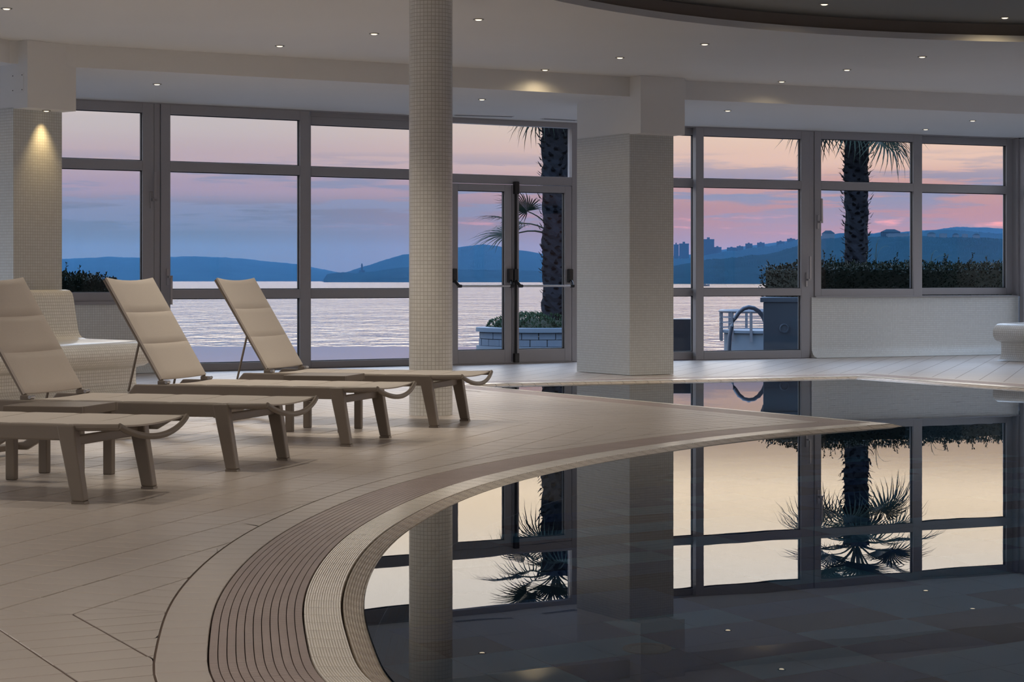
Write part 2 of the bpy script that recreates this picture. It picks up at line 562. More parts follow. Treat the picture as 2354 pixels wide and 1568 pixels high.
def poly_mesh(mb, outer, holes, z, up=True, m=0):
    loops = [[Vector((p[0], p[1], 0)) for p in outer]] + [[Vector((p[0], p[1], 0)) for p in h] for h in holes]
    flat = [p for l in loops for p in l]
    for tri in tessellate_polygon(loops):
        P = [flat[i] for i in tri]
        nz = (P[1] - P[0]).cross(P[2] - P[0]).z
        if (nz < 0) == up: P = P[::-1]
        mb.face([(p.x, p.y, z) for p in P], [(p.x, p.y) for p in P], m)


# ------------------------------------------------------------------ pool outline
def catmull(pts, n=12):
    P = [Vector(p) for p in pts]
    P = [P[0] * 2 - P[1]] + P + [P[-1] * 2 - P[-2]]
    out = []
    for i in range(1, len(P) - 2):
        a, b, c, d = P[i - 1], P[i], P[i + 1], P[i + 2]
        for k in range(n):
            t = k / n
            out.append(0.5 * ((2 * b) + (c - a) * t + (2 * a - 5 * b + 4 * c - d) * t * t + (3 * b - a - 3 * c + d) * t ** 3))
    out.append(P[-2])
    return out


def resample(P, step):
    S = [0.0]
    for i in range(1, len(P)): S.append(S[-1] + (P[i] - P[i - 1]).length)
    n = max(2, int(S[-1] / step))
    out, j = [], 0
    for k in range(n + 1):
        s = S[-1] * k / n
        while j < len(S) - 2 and S[j + 1] < s: j += 1
        f = (s - S[j]) / max(1e-9, S[j + 1] - S[j])
        out.append(P[j].lerp(P[j + 1], f))
    return out


class Path:
    """plan curve with the deck on its left and the pool on its right"""
    def __init__(s, P, step=0.05, smooth=0):
        P = resample([Vector(p) for p in P], step)
        for _ in range(smooth):
            P = [P[0]] + [(P[i - 1] + P[i] * 2 + P[i + 1]) / 4 for i in range(1, len(P) - 1)] + [P[-1]]
        s.P = P
        s.S = [0.0]
        for i in range(1, len(P)): s.S.append(s.S[-1] + (P[i] - P[i - 1]).length)
        s.len = s.S[-1]
        s.N = []
        for i in range(len(P)):
            t = (P[min(i + 1, len(P) - 1)] - P[max(i - 1, 0)]).normalized()
            s.N.append(Vector((-t.y, t.x)))

    def at(s, q, off=0.0):
        q = max(0.0, min(s.len, q))
        k = q / s.len * (len(s.P) - 1)
        i = min(int(k), len(s.P) - 2); f = k - i
        return s.P[i].lerp(s.P[i + 1], f) + s.N[i].lerp(s.N[i + 1], f) * off

    def offset(s, off):
        return [p + n * off for p, n in zip(s.P, s.N)]

    def nearest(s, p):
        i = min(range(len(s.P)), key=lambda k: (s.P[k] - p).length_squared)
        return i


C1_PTS = [(3.2, 2.0), (2.0, 2.35), (1.0, 2.95), (0.25, 3.70), (-0.20, 4.38), (-0.476, 4.948), (-0.555, 5.414), (-0.608, 5.786), (-0.6466, 6.127),
          (-0.668, 6.45), (-0.680, 6.883), (-0.672, 7.41), (-0.636, 7.93), (-0.579, 8.383), (-0.469, 9.028), (-0.341, 9.567), (-0.170, 10.10),
          (0.015, 10.56), (0.2955, 11.16), (0.62, 11.73), (1.057, 12.40), (1.45, 12.92), (1.79, 13.29), (2.157, 13.64), (2.50, 13.94)]
GAP, RIB1, RIB2, EDGE = 0.265, -0.12, -0.19, -0.19
BAND = 0.405                       # outer side of the plain border band
ZW = -0.024                        # water level


def line_x(a, b, c, d):
    r, s_ = b - a, d - c
    den = r.x * s_.y - r.y * s_.x
    t = ((c - a).x * s_.y - (c - a).y * s_.x) / den
    return a + r * t


c1 = Path(catmull(C1_PTS), 0.05, 30)
V = Vector
# straight edges given by the water line, moved out to the grille line
def shift(a, b, off):
    t = unit(a, b); n = V((-t.y, t.x)); return V(a) + n * off, V(b) + n * off
l2 = shift((2.65, 14.06), (-0.47, 19.27), -EDGE)
l3 = shift((-0.47, 19.02), (3.563, 20.617), -EDGE)
l4 = shift((3.563, 20.617), (4.717, 18.344), -EDGE)
e1, e0 = c1.P[-1], c1.P[-6]
k12 = line_x(e0, e1, l2[0], l2[1])
k23 = line_x(l2[0], l2[1], l3[0], l3[1])
k34 = line_x(l3[0], l3[1], l4[0], l4[1])
c1 = Path(c1.P + [k12], 0.05, 3)
d4 = (l4[1] - l4[0]).normalized()
k45 = l4[0] + d4 * 14.0
c2, c3, c4 = Path([k12, k23], 0.1), Path([k23, k34], 0.1), Path([k34, k45], 0.1)


def corner_off(pa, pb, off):
    a = pa.offset(off); b = pb.offset(off)
    return line_x(a[-2], a[-1], b[0], b[1])


def loop_off(off):
    o12, o23, o34 = corner_off(c1, c2, off), corner_off(c2, c3, off), corner_off(c3, c4, off)
    P = []
    a = c1.offset(off)
    # drop points of c1 that lie past the mitre
    n12 = mitre(c1, c2)
    P += [p for p in a[:-1] if (p - o12).dot(n12) < -0.01]
    P += [o12, o23, o34, c4.offset(off)[-1]]
    return P


def mitre(pa, pb):
    """normal of the mitre line between two edges, pointing to the second one"""
    ta = (pa.P[-1] - pa.P[-2]).normalized(); tb = (pb.P[1] - pb.P[0]).normalized()
    return (ta + tb).normalized()


water_loop = loop_off(EDGE)
WATER_OUTER = water_loop + [V((11.5, 2.0))]
hole = loop_off(BAND)
HOLE = hole + [V((12.3, 1.6))]


def clip(poly, p, n):
    """keep the part of a convex polygon where (x-p).n <= 0"""
    out = []
    for i in range(len(poly)):
        a, b = poly[i], poly[(i + 1) % len(poly)]
        da, db = (a - p).dot(n), (b - p).dot(n)
        if da <= 0: out.append(a)
        if (da < 0 < db) or (db < 0 < da): out.append(a.lerp(b, da / (da - db)))
    res = []
    for q in out:
        if not res or (q - res[-1]).length > 1e-4: res.append(q)
    if len(res) > 1 and (res[0] - res[-1]).length < 1e-4: res.pop()
    return res


def area(poly):
    return 0.5 * abs(sum(poly[i].x * poly[(i + 1) % len(poly)].y - poly[(i + 1) % len(poly)].x * poly[i].y for i in range(len(poly))))


# ------------------------------------------------------------------ floor
def tile_poly(mb, poly, z0, z1, ch=0.0018, m=0):
    """tile with a small chamfer; poly counter-clockwise"""
    a = sum(poly[i].x * poly[(i + 1) % len(poly)].y - poly[(i + 1) % len(poly)].x * poly[i].y for i in range(len(poly)))
    if a < 0: poly = poly[::-1]
    c = sum(poly, V((0, 0))) / len(poly)
    ins = []
    for p in poly:
        d = c - p
        ins.append(p + d.normalized() * min(ch * 1.4, d.length * 0.3))
    mb.face([(p.x, p.y, z1) for p in ins], [(p.x, p.y) for p in ins], m)
    n = len(poly)
    for i in range(n):
        j = (i + 1) % n
        mb.face([(poly[i].x, poly[i].y, z1 - ch), (poly[j].x, poly[j].y, z1 - ch), (ins[j].x, ins[j].y, z1), (ins[i].x, ins[i].y, z1)], m=m)
        mb.face([(poly[i].x, poly[i].y, z0), (poly[j].x, poly[j].y, z0), (poly[j].x, poly[j].y, z1 - ch), (poly[i].x, poly[i].y, z1 - ch)], m=m)


def in_view(p, margin=0.02):
    return p.y > 4.6 and abs(p.x / p.y) < 0.257 + margin


def build_floor():
    mb = MB()
    poly_mesh(mb, OUT, [[(p.x, p.y) for p in HOLE]], -0.004)
    fl = mb.build('floor', M['tile_far'])
    tag(fl, 'beige tiled pool deck floor with brown joints running up to the windows', 'floor', kind='structure')
    # under-bed of the border (channel below the grille)
    mb = MB()
    pts_o, pts_i = hole, loop_off(EDGE)
    poly_mesh(mb, HOLE, [[(p.x, p.y) for p in WATER_OUTER]], -0.034)
    mb.build('border_bed', M['grout'], fl)
    # grout bed below the modelled deck tiles
    # --- deck tiles in three fields of different direction
    vA = V((0.30, 0.954)).normalized(); eA = V((vA.y, -vA.x))
    vP = V((-1.313, 5.952))                         # where two fields and a joint meet
    mit1 = V((math.cos(R(7)), math.sin(R(7)))); n1 = V((-mit1.y, mit1.x))
    mp2 = V((-0.30, 14.20)); mit2 = V((math.cos(R(-36)), math.sin(R(-36)))); n2 = V((-mit2.y, mit2.x))
    vB = V((-0.462, 0.887)).normalized(); eB = V((vB.y, -vB.x))
    vC = V((math.cos(R(30)), math.sin(R(30)))); eC = V((vC.y, -vC.x))
    TW, TH, J = 0.255, 0.125, 0.0055
    outer = Path(loop_off(BAND)[:-1], 0.05)
    band_pts = outer.P; band_n = outer.N
    tiles = []
    fields = [(vA, eA, vP, [(vP, -n1), (mp2, n2)]), (vB, eB, vP, [(vP, n1)]), (vC, eC, mp2, [(mp2, -n2)])]
    for v, e, o, clips in fields:
        for i in range(-60, 61):
            for j in range(-140, 141):
                c = o + e * ((i + 0.5) * TW) + v * ((j + 0.5) * TH)
                if c.y < 3.9 or c.y > 17.8 or c.x < -0.31 * c.y - 1.6 or c.x > 3.2: continue
                if c.x / c.y > 0.26: continue
                # which side of the border
                k = min(range(len(band_pts)), key=lambda q: (band_pts[q] - c).length_squared) if True else 0
                dist = (c - band_pts[k]).dot(band_n[k])
                if dist < -0.16: continue
                if (c - W1.a).dot(W1.n) > -0.2: continue
                a, b = TW / 2 - J / 2, TH / 2 - J / 2
                poly = [c + e * sx * a + v * sy * b for sx, sy in ((-1, -1), (1, -1), (1, 1), (-1, 1))]
                full = True
                for cp, cn in clips:
                    q = clip(poly, cp - cn * 0.002, cn)
                    if len(q) != 4 or abs(area(q) - area(poly)) > 1e-6: full = False
                    poly = q
                    if len(poly) < 3: break
                if len(poly) < 3: continue
                if dist < 0.2:
                    q = []
                    moved = False
                    for i2 in range(len(poly)):
                        pa, pb = poly[i2], poly[(i2 + 1) % len(poly)]
                        ns = max(1, int((pb - pa).length / 0.03))
                        for w_ in range(ns):
                            p = pa.lerp(pb, w_ / ns)
                            kk = k
                            lo_, hi_ = max(0, k - 8), min(len(band_pts) - 1, k + 8)
                            kk = min(range(lo_, hi_ + 1), key=lambda m_: (band_pts[m_] - p).length_squared)
                            dd = (p - band_pts[kk]).dot(band_n[kk])
                            if dd < 0.0045:
                                p = p + band_n[kk] * (0.0045 - dd); moved = True
                                if w_ == 0 or not q or (p - q[-1]).length > 1e-3: q.append(p)
                            elif w_ == 0: q.append(p)
                            else: q.append(p)
                    if moved:
                        full = False
                        res = []
                        for p in q:
                            if not res or (p - res[-1]).length > 1e-3: res.append(p)
                        poly = res
                if len(poly) < 3: continue
                if len(poly) < 3 or area(poly) < 0.00004: continue
                tiles.append((c, v, full, poly))
    tiles.sort(key=lambda t: t[0].y + (0 if in_view(t[0], 0.004) else 50))
    lm = MB()
    tile_poly(lm, [V((-TW / 2 + J / 2, -TH / 2 + J / 2)), V((TW / 2 - J / 2, -TH / 2 + J / 2)), V((TW / 2 - J / 2, TH / 2 - J / 2)), V((-TW / 2 + J / 2, TH / 2 - J / 2))], -0.012, 0.0)
    shared = lm.mesh('floor_tile', M['tile'])
    rest = MB()
    for k, (c, v, full, poly) in enumerate(tiles):
        if k < 300:
            if full:
                o = link_mesh('floor_tile', shared, fl)
                o.location = (c.x, c.y, random.uniform(-0.0005, 0.0005)); o.rotation_euler = (0, 0, math.atan2(v.y, v.x) - PI / 2)
            else:
                t = MB(); tile_poly(t, [p - c for p in poly], -0.012, 0.0, 0.0018 if len(poly) < 6 else 0.0003)
                o = t.build('floor_tile', M['tile'], fl); o.location = (c.x, c.y, 0)
        else:
            tile_poly(rest, poly, -0.012, random.uniform(-0.0004, 0.0004), 0.0018 if len(poly) < 6 else 0.0003)
    o = rest.build('floor_tile_field', M['tile'], fl); o['kind'] = 'stuff'
    # grout sheet just below the tile tops where the tiles are modelled
    g = MB()
    gp = [V((-6.5, 4.0)), V((3.4, 4.0)), V((3.4, 14.2)), V((-0.4, 17.5)), V((-6.5, 17.5))]
    gpoly = []
    near = [p for p in Path(loop_off(BAND - 0.012)[:-1], 0.05).P if 3.0 < p.y]
    tip_i = max(range(len(near)), key=lambda q: near[q].x if near[q].y < 14.8 else -9)
    gpoly = near[:tip_i + 1]
    far = [p for p in near[tip_i + 1:] if p.y < 17.5]
    start = [i for i, p in enumerate(gpoly) if p.y > 4.2 and p.x < 0.5][0]
    gpoly = gpoly[start:] + far + [V((-6.6, 17.4)), V((-2.7, 4.25))]
    poly_mesh(g, [(p.x, p.y) for p in gpoly], [], -0.0028)
    g.build('tile_joints', M['grout'], fl)
    return fl


def border(fl):
    """plain band, grille bars and ribbed tiles along the pool edge"""
    paths = [(c1, None, (k12, mitre(c1, c2))), (c2, (k12, mitre(c1, c2)), (k23, mitre(c2, c3))),
             (c3, (k23, mitre(c2, c3)), (k34, mitre(c3, c4))), (c4, (k34, mitre(c3, c4)), None)]

    def cut(poly, cs, ce):
        if cs: poly = clip(poly, cs[0], -cs[1])
        if ce and len(poly) > 2: poly = clip(poly, ce[0], ce[1])
        return poly
    for pi, (p, cs, ce) in enumerate(paths):
        # offsets reach past the mitres at outer corners: extend straight ends
        ext0 = 0.9 if cs else 0.0
        ext1 = 0.9 if ce else 0.0
        t0 = (p.P[1] - p.P[0]).normalized(); t1 = (p.P[-1] - p.P[-2]).normalized()
        n0, n1 = p.N[0], p.N[-1]

        def at(q, off):
            if q < 0: return p.P[0] + t0 * q + n0 * off
            if q > p.len: return p.P[-1] + t1 * (q - p.len) + n1 * off
            return p.at(q, off)
        far = MB()
        # plain band
        q = -ext0
        step = 0.125
        while q < p.len + ext1 - 1e-6:
            q1 = min(q + step, p.len + ext1)
            poly = cut([at(q + 0.002, GAP + 0.004), at(q1 - 0.002, GAP + 0.004), at(q1 - 0.002, BAND - 0.0015), at(q + 0.002, BAND - 0.0015)][::-1], cs, ce)
            if len(poly) > 2 and area(poly) > 3e-4:
                c = sum(poly, V((0, 0))) / len(poly)
                if pi == 0 and in_view(c):
                    t = MB(); tile_poly(t, [v - c for v in poly], -0.02, 0.0)
                    o = t.build('border_tile', M['tile'], fl); o.location = (c.x, c.y, 0)
                else: tile_poly(far, poly, -0.02, 0.0)
            q = q1
        if far.f:
            o = far.build('border_tile_row', M['tile'], fl); o['kind'] = 'stuff'
        # grille: concentric bars
        nb = 11
        bw = GAP / nb
        for k in range(nb):
            a, b = k * bw + 0.0013, (k + 1) * bw - 0.0013
            g = MB()
            q = -ext0; st = 0.06
            while q < p.len + ext1 - 1e-6:
                q1 = min(q + st, p.len + ext1)
                poly = cut([at(q, a), at(q1, a), at(q1, b), at(q, b)], cs, ce)
                if len(poly) > 2:
                    def quv(v): return ((q + (v - at(q, (a + b) / 2)).dot((at(q1, 0) - at(q, 0)).normalized())), 0.0)
                    g.face([(v.x, v.y, -0.0015) for v in poly][::1], [quv(v) for v in poly])
                    f4 = [at(q, a), at(q1, a), at(q1, b), at(q, b)]
                    if len(poly) == 4:
                        for (A, B) in ((poly[1], poly[0]), (poly[3], poly[2])):
                            g.face([(A.x, A.y, -0.0015), (B.x, B.y, -0.0015), (B.x, B.y, -0.026), (A.x, A.y, -0.026)])
                q = q1
            if g.f:
                o = g.build('grille_bar', M['grate'], fl)
                # faces up
                me = o.data
                bm = bmesh.new(); bm.from_mesh(me)
                for f in bm.faces:
                    if abs(f.normal.z) > 0.9 and f.normal.z < 0: f.normal_flip()
                bm.to_mesh(me); bm.free()
        # ribbed tiles: two rows, the outer one flat, the inner one dipping into the water
        rows = [(-0.004, RIB1 + 0.003, -0.001, -0.006, 15, M['rib'], 'ribbed_tile'), (RIB1 - 0.003, RIB2, -0.008, -0.030, 8, M['rib_edge'], 'ribbed_edge_tile')]
        for ra, rb, za, zb, nr, mat, nm in rows:
            q = -ext0; step = 0.135
            farb = MB()
            while q < p.len + ext1 - 1e-6:
                q1 = min(q + step, p.len + ext1)
                c = at((q + q1) / 2, (ra + rb) / 2)
                if pi == 0 and in_view(c) and q1 < p.len - 0.15:
                    t = MB()
                    nq = 2
                    prof = []
                    for i in range(nr):
                        u0, u1 = i / nr, (i + 1) / nr
                        w = u1 - u0
                        h = 0.0035
                        for uu, hh in ((u0 + 0.02 * w, -h), (u0 + 0.2 * w, 0), (u0 + 0.72 * w, 0), (u0 + 0.9 * w, -h)):
                            prof.append((ra + (rb - ra) * uu, za + (zb - za) * uu + hh))
                    prof = [(ra, -0.03)] + prof + [(rb, zb - 0.02)]
                    pts = []
                    for kq in range(nq + 1):
                        qq = q + 0.003 + (q1 - q - 0.006) * kq / nq
                        row = []
                        for off, z in prof:
                            w_ = at(qq, off); row.append((w_.x - c.x, w_.y - c.y, z))
                        pts.append(row)
                    t.grid(pts, flip=True)
                    t.face(pts[0]); t.face(pts[-1][::-1])
                    o = t.build(nm, mat, fl); o.location = (c.x, c.y, 0)
                else:
                    poly = cut([at(q + 0.002, ra), at(q1 - 0.002, ra), at(q1 - 0.002, rb), at(q + 0.002, rb)], cs, ce)
                    if len(poly) > 2:
                        zz = {}
                        P3 = []
                        for v in poly:
                            # height from distance to the two sides
                            base = at(q, 0); nn = n0 if pi else (at(q, 1) - base)
                            off = (v - base).dot(nn.normalized())
                            f = max(0, min(1, (off - ra) / (rb - ra)))
                            P3.append((v.x, v.y, za + (zb - za) * f))
                        nz = (Vector(P3[1]) - Vector(P3[0])).cross(Vector(P3[2]) - Vector(P3[0])).z
                        farb.face(P3 if nz > 0 else P3[::-1])
                q = q1
            if farb.f:
                o = farb.build(nm + '_row', mat, fl); o['kind'] = 'stuff'


def build_pool():
    # basin
    mb = MB()
    zb = -1.25
    lp = [V(p) for p in WATER_OUTER]
    n = len(lp)
    for i in range(n):
        a, b = lp[i], lp[(i + 1) % n]
        L_ = (b - a).length
        mb.face([(a.x, a.y, -0.03), (b.x, b.y, -0.03), (b.x, b.y, zb), (a.x, a.y, zb)], [(0, 0), (L_, 0), (L_, zb), (0, zb)])
    poly_mesh(mb, [(p.x, p.y) for p in lp], [], zb - 0.004)
    pool = mb.build('pool_basin', M['pool_wall'])
    tag(pool, 'blue tiled swimming pool basin with curved edge below the still water', 'pool', kind='structure')
    # chequered floor tiles
    e = V((0.88, 0.475)).normalized(); v = V((-e.y, e.x))
    T = 0.25; J = 0.004
    rng = random.Random(3)
    mats = [M['pool_a'], M['pool_b'], M['pool_c']]
    sm = []
    for m_ in mats:
        t = MB(); a = T / 2 - J / 2
        t.box(-a, a, -a, a, -0.006, 0.006)
        sm.append(t.mesh('pool_floor_tile', m_))
    cells = []
    for i in range(-60, 90):
        for j in range(-60, 90):
            c = V((1.5, 7.5)) + e * (i * T) + v * (j * T)
            if not (5.0 < c.y < 13 and -0.3 < c.x < 4.5 and abs(c.x / c.y) < 0.30): continue
            if (c - c1.P[c1.nearest(c)]).dot(c1.N[c1.nearest(c)]) > EDGE - 0.2: continue
            cells.append((c, i, j))
    cells.sort(key=lambda q: abs(q[0].y - 6.2))
    rest = [MB(), MB(), MB()]
    for k, (c, i, j) in enumerate(cells):
        r = random.Random((i // 2) * 131 + j * 17 + 5).random()
        t = 0 if r < 0.40 else (1 if r < 0.60 else 2)
        if k < 300:
            o = link_mesh('pool_floor_tile', sm[t], pool)
            o.location = (c.x, c.y, zb); o.rotation_euler = (0, 0, math.atan2(e.y, e.x))
        else:
            a = T / 2 - J / 2
            rest[t].face([(*(c + e * sx * a + v * sy * a), zb + 0.006) for sx, sy in ((-1, -1), (1, -1), (1, 1), (-1, 1))])
    for t, nm in zip(range(3), ('navy_tile_field', 'plum_tile_field', 'grey_tile_field')):
        if rest[t].f:
            o = rest[t].build(nm, mats[t], pool); o['kind'] = 'stuff'
    # round floor inlets
    for (x, y) in ((0.465, 6.85), (0.77, 12.05)):
        t = MB(); t.lathe([(0.085, 0), (0.085, 0.012), (0.06, 0.018), (0.055, 0.010), (0.0, 0.012)], 24)
        o = t.build('floor_inlet', M['ring'], pool, smooth=40); o.location = (x, y, zb + 0.006)
    # water
    mb = MB()
    big = [p for p in WATER_OUTER]
    poly_mesh(mb, [(p.x, p.y) for p in big], [], ZW)
    wt = mb.build('pool_water', M['water'])
    tag(wt, 'still dark pool water mirroring the windows, palms and pink sky', 'water', kind='stuff')
    return pool


# ------------------------------------------------------------------ walls, ceiling
def circle(cx, cy, r, n=96):
    return [(cx + r * math.cos(2 * PI * k / n), cy + r * math.sin(2 * PI * k / n)) for k in range(n)]


def build_shell():
    # main ceiling with the round recess over the pool
    DC, DR = (5.3, 11.83), 5.95
    mb = MB()
    main = FAS[:]
    poly_mesh(mb, main, [circle(*DC, DR)], ZC, up=False)
    ce = mb.build('ceiling', M['ceiling'])
    tag(ce, 'smooth grey-white ceiling with recessed spotlights', 'ceiling', kind='structure')
    # fascia down to the lower soffit, then the soffit
    fa = MB()
    for a, b in zip(FAS[:-1], FAS[1:]):
        fa.face([(a[0], a[1], ZS), (b[0], b[1], ZS), (b[0], b[1], ZC), (a[0], a[1], ZC)][::-1])
    o = fa.build('ceiling_drop', M['plaster'], ce)
    so = MB()
    ring = [tuple(p) for p in OUT[:-1]] + [OUT[-1]]
    poly_mesh(so, [(-13.9, -4.0)] + ring[1:] + FAS[::-1], [], ZS, up=False)
    so.build('lower_soffit', M['plaster'], ce)
    # recess: low lip coloured light as if lit, set-back upper face coloured as shade, top
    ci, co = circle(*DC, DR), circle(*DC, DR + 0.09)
    for nm, r, z0, z1, mt in (('recess_lip', DR, ZC, ZC + 0.055, M['plaster']), ('recess_rim', DR + 0.09, ZC + 0.055, ZU, plain('recess_rim_shade', (0.34, 0.29, 0.24, 1), 0.65))):
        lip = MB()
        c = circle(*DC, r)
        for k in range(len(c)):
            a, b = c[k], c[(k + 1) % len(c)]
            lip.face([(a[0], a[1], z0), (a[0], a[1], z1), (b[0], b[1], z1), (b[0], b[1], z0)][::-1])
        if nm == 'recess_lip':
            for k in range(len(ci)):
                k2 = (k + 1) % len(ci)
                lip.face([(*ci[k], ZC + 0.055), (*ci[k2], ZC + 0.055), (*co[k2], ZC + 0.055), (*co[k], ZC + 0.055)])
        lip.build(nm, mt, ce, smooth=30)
    top = MB(); poly_mesh(top, circle(*DC, DR + 0.09), [], ZU, up=False)
    top.build('recess_top', plain('recess_top_shade', (0.30, 0.30, 0.28, 1), 0.7), ce)  # unlit look of the top put into its dark colour
    # slot diffusers in the soffit above the doors
    for (xa, xb, yy, lb) in ((1044, 1180, 265.5, 'slot air diffuser in the soffit right of the round column'), (1247, 1326, 274, 'slot air diffuser in the soffit beside the square pillar')):
        q0, q1 = V(px(xa, yy - 2, ZS)), V(px(xb, yy + 2, ZS))
        L_ = (q1 - q0).length
        rt = empty('air_diffuser', (q0.x, q0.y, ZS), math.atan2(q1.y - q0.y, q1.x - q0.x))
        tag(rt, lb, 'air diffuser', 'slot air diffusers')
        MB().box(0, L_, -0.055, 0.055, -0.006, 0.0).build('plate', M['plaster'], rt, bevel=0.002)
        for yc in (-0.026, 0.026):
            MB().box(0.01, L_ - 0.01, yc - 0.011, yc + 0.011, -0.008, -0.004).build('slot', M['gasket'], rt)
    # ---------------- low walls under the windows and closing walls
    def low_wall(name, wall, u0, u1, z1, label, m='mosaic_pale'):
        mb = MB()
        prof = [(-0.13, 0.0), (-0.075, 0.012), (-0.03, 0.045), (-0.004, 0.10), (0.0, 0.14), (0.0, z1), (0.14, z1)]
        arc = [0]
        for a, b in zip(prof[:-1], prof[1:]): arc.append(arc[-1] + math.hypot(b[0] - a[0], b[1] - a[1]))
        us = [u0, u1]
        pts = [[(u, p[0], p[1]) for p in prof] for u in us]
        uvs = [[(u, a) for a in arc] for u in us]
        mb.grid(pts, uvs, flip=False)
        for k, u in enumerate(us):
            f = [(u, p[0], p[1]) for p in prof] + [(u, 0.14, 0)]
            mb.face(f if k == 0 else f[::-1])
        mb.face([(u0, 0.14, 0), (u0, 0.14, z1), (u1, 0.14, z1), (u1, 0.14, 0)])
        o = mb.build(name, M[m], None, smooth=35)
        o.location = (wall.a.x, wall.a.y, 0); o.rotation_euler = (0, 0, wall.rz)
        tag(o, label, 'wall', kind='structure')
        return o
    low_wall('wall_left', W1, 0.0, W1.u(361), 0.76, 'low cream mosaic wall under the leftmost window behind the bench')
    low_wall('wall_right', W2, W2.u(1866), W2.len, 0.775, 'low cream mosaic wall under the right-hand windows with a coved foot')
    low_wall('wall_back', WB, 0.0, WB.len, 0.76, 'low mosaic wall under the added windows behind the viewer')
    # return behind the pillar between the two window runs
    mb = MB()
    a, b = W1.pt(W1.len), W2.pt(0)
    mb.face([(a.x, a.y, 0), (b.x, b.y, 0), (b.x, b.y, ZS), (a.x, a.y, ZS)])
    o = mb.build('wall_return', M['plaster']); tag(o, 'narrow plastered wall return hidden behind the square mosaic pillar', 'wall', kind='structure')


# ------------------------------------------------------------------ glazing
WN = [0]


def panel(wall, u0, u1, z0, z1, yi, sl=0.085, sr=0.085, tr=0.10, br=0.09, trans=(), label='', name=None, th=0.085, gy=0.045, kind='window', fixed=False):
    """framed glazing: stiles, rails, transoms, one pane per light. yi = indoor face (local y)"""
    WN[0] += 1
    root = wall.empty(name or ('%s_%d' % (kind, WN[0])))
    tag(root, label, kind, kind='structure')
    y0, y1 = yi, yi + th
    MB().box(u0, u0 + sl, y0, y1, z0, z1).build('stile', M['frame'], root, bevel=0.004)
    MB().box(u1 - sr, u1, y0, y1, z0, z1).build('stile', M['frame'], root, bevel=0.004)
    MB().box(u0 + sl, u1 - sr, y0, y1, z1 - tr, z1).build('rail', M['frame'], root, bevel=0.004)
    MB().box(u0 + sl, u1 - sr, y0, y1, z0, z0 + br).build('rail', M['frame'], root, bevel=0.004)
    edges = [z0 + br]
    for zc, h in sorted(trans):
        MB().box(u0 + sl, u1 - sr, y0, y1, zc - h / 2, zc + h / 2).build('transom', M['frame'], root, bevel=0.004)
        edges += [zc - h / 2, zc + h / 2]
    edges.append(z1 - tr)
    for a, b in zip(edges[0::2], edges[1::2]):
        g = 0.008
        MB().box(u0 + sl - 0.004, u1 - sr + 0.004, yi + gy, yi + gy + 0.008, a - 0.004, b + 0.004).build('pane', M['glass'], root)
        k = MB()
        ua, ub = u0 + sl, u1 - sr
        for (xa, xb, za, zb) in ((ua, ua + g, a, b), (ub - g, ub, a, b), (ua, ub, a, a + g), (ua, ub, b - g, b)):
            k.box(xa, xb, yi + gy - 0.012, yi + gy + 0.02, za, zb)
        k.build('gasket', M['gasket'], root)
    return root


def handle(root, u, z, yi, up=True, side=1):
    h = MB().box(u - 0.014, u + 0.014, yi - 0.012, yi, z - 0.09, z + 0.09).build('handle', M['handle'], root, bevel=0.003)
    lv = MB().box(u + side * 0.004 - 0.011, u + side * 0.004 + 0.011, yi - 0.05, yi - 0.012, z - 0.012, z + 0.012)
    s = 1 if up else -1
    lv.box(u + side * 0.022 - 0.012, u + side * 0.022 + 0.012, yi - 0.066, yi - 0.046, *sorted((z - s * 0.012, z + s * 0.30)))
    lv.box(u - 0.011 + side * 0.004, u + side * 0.022 + 0.012, yi - 0.066, yi - 0.046, z - 0.012, z + 0.012)
    lv.build('lever', M['handle'], h, bevel=0.003)
    return h


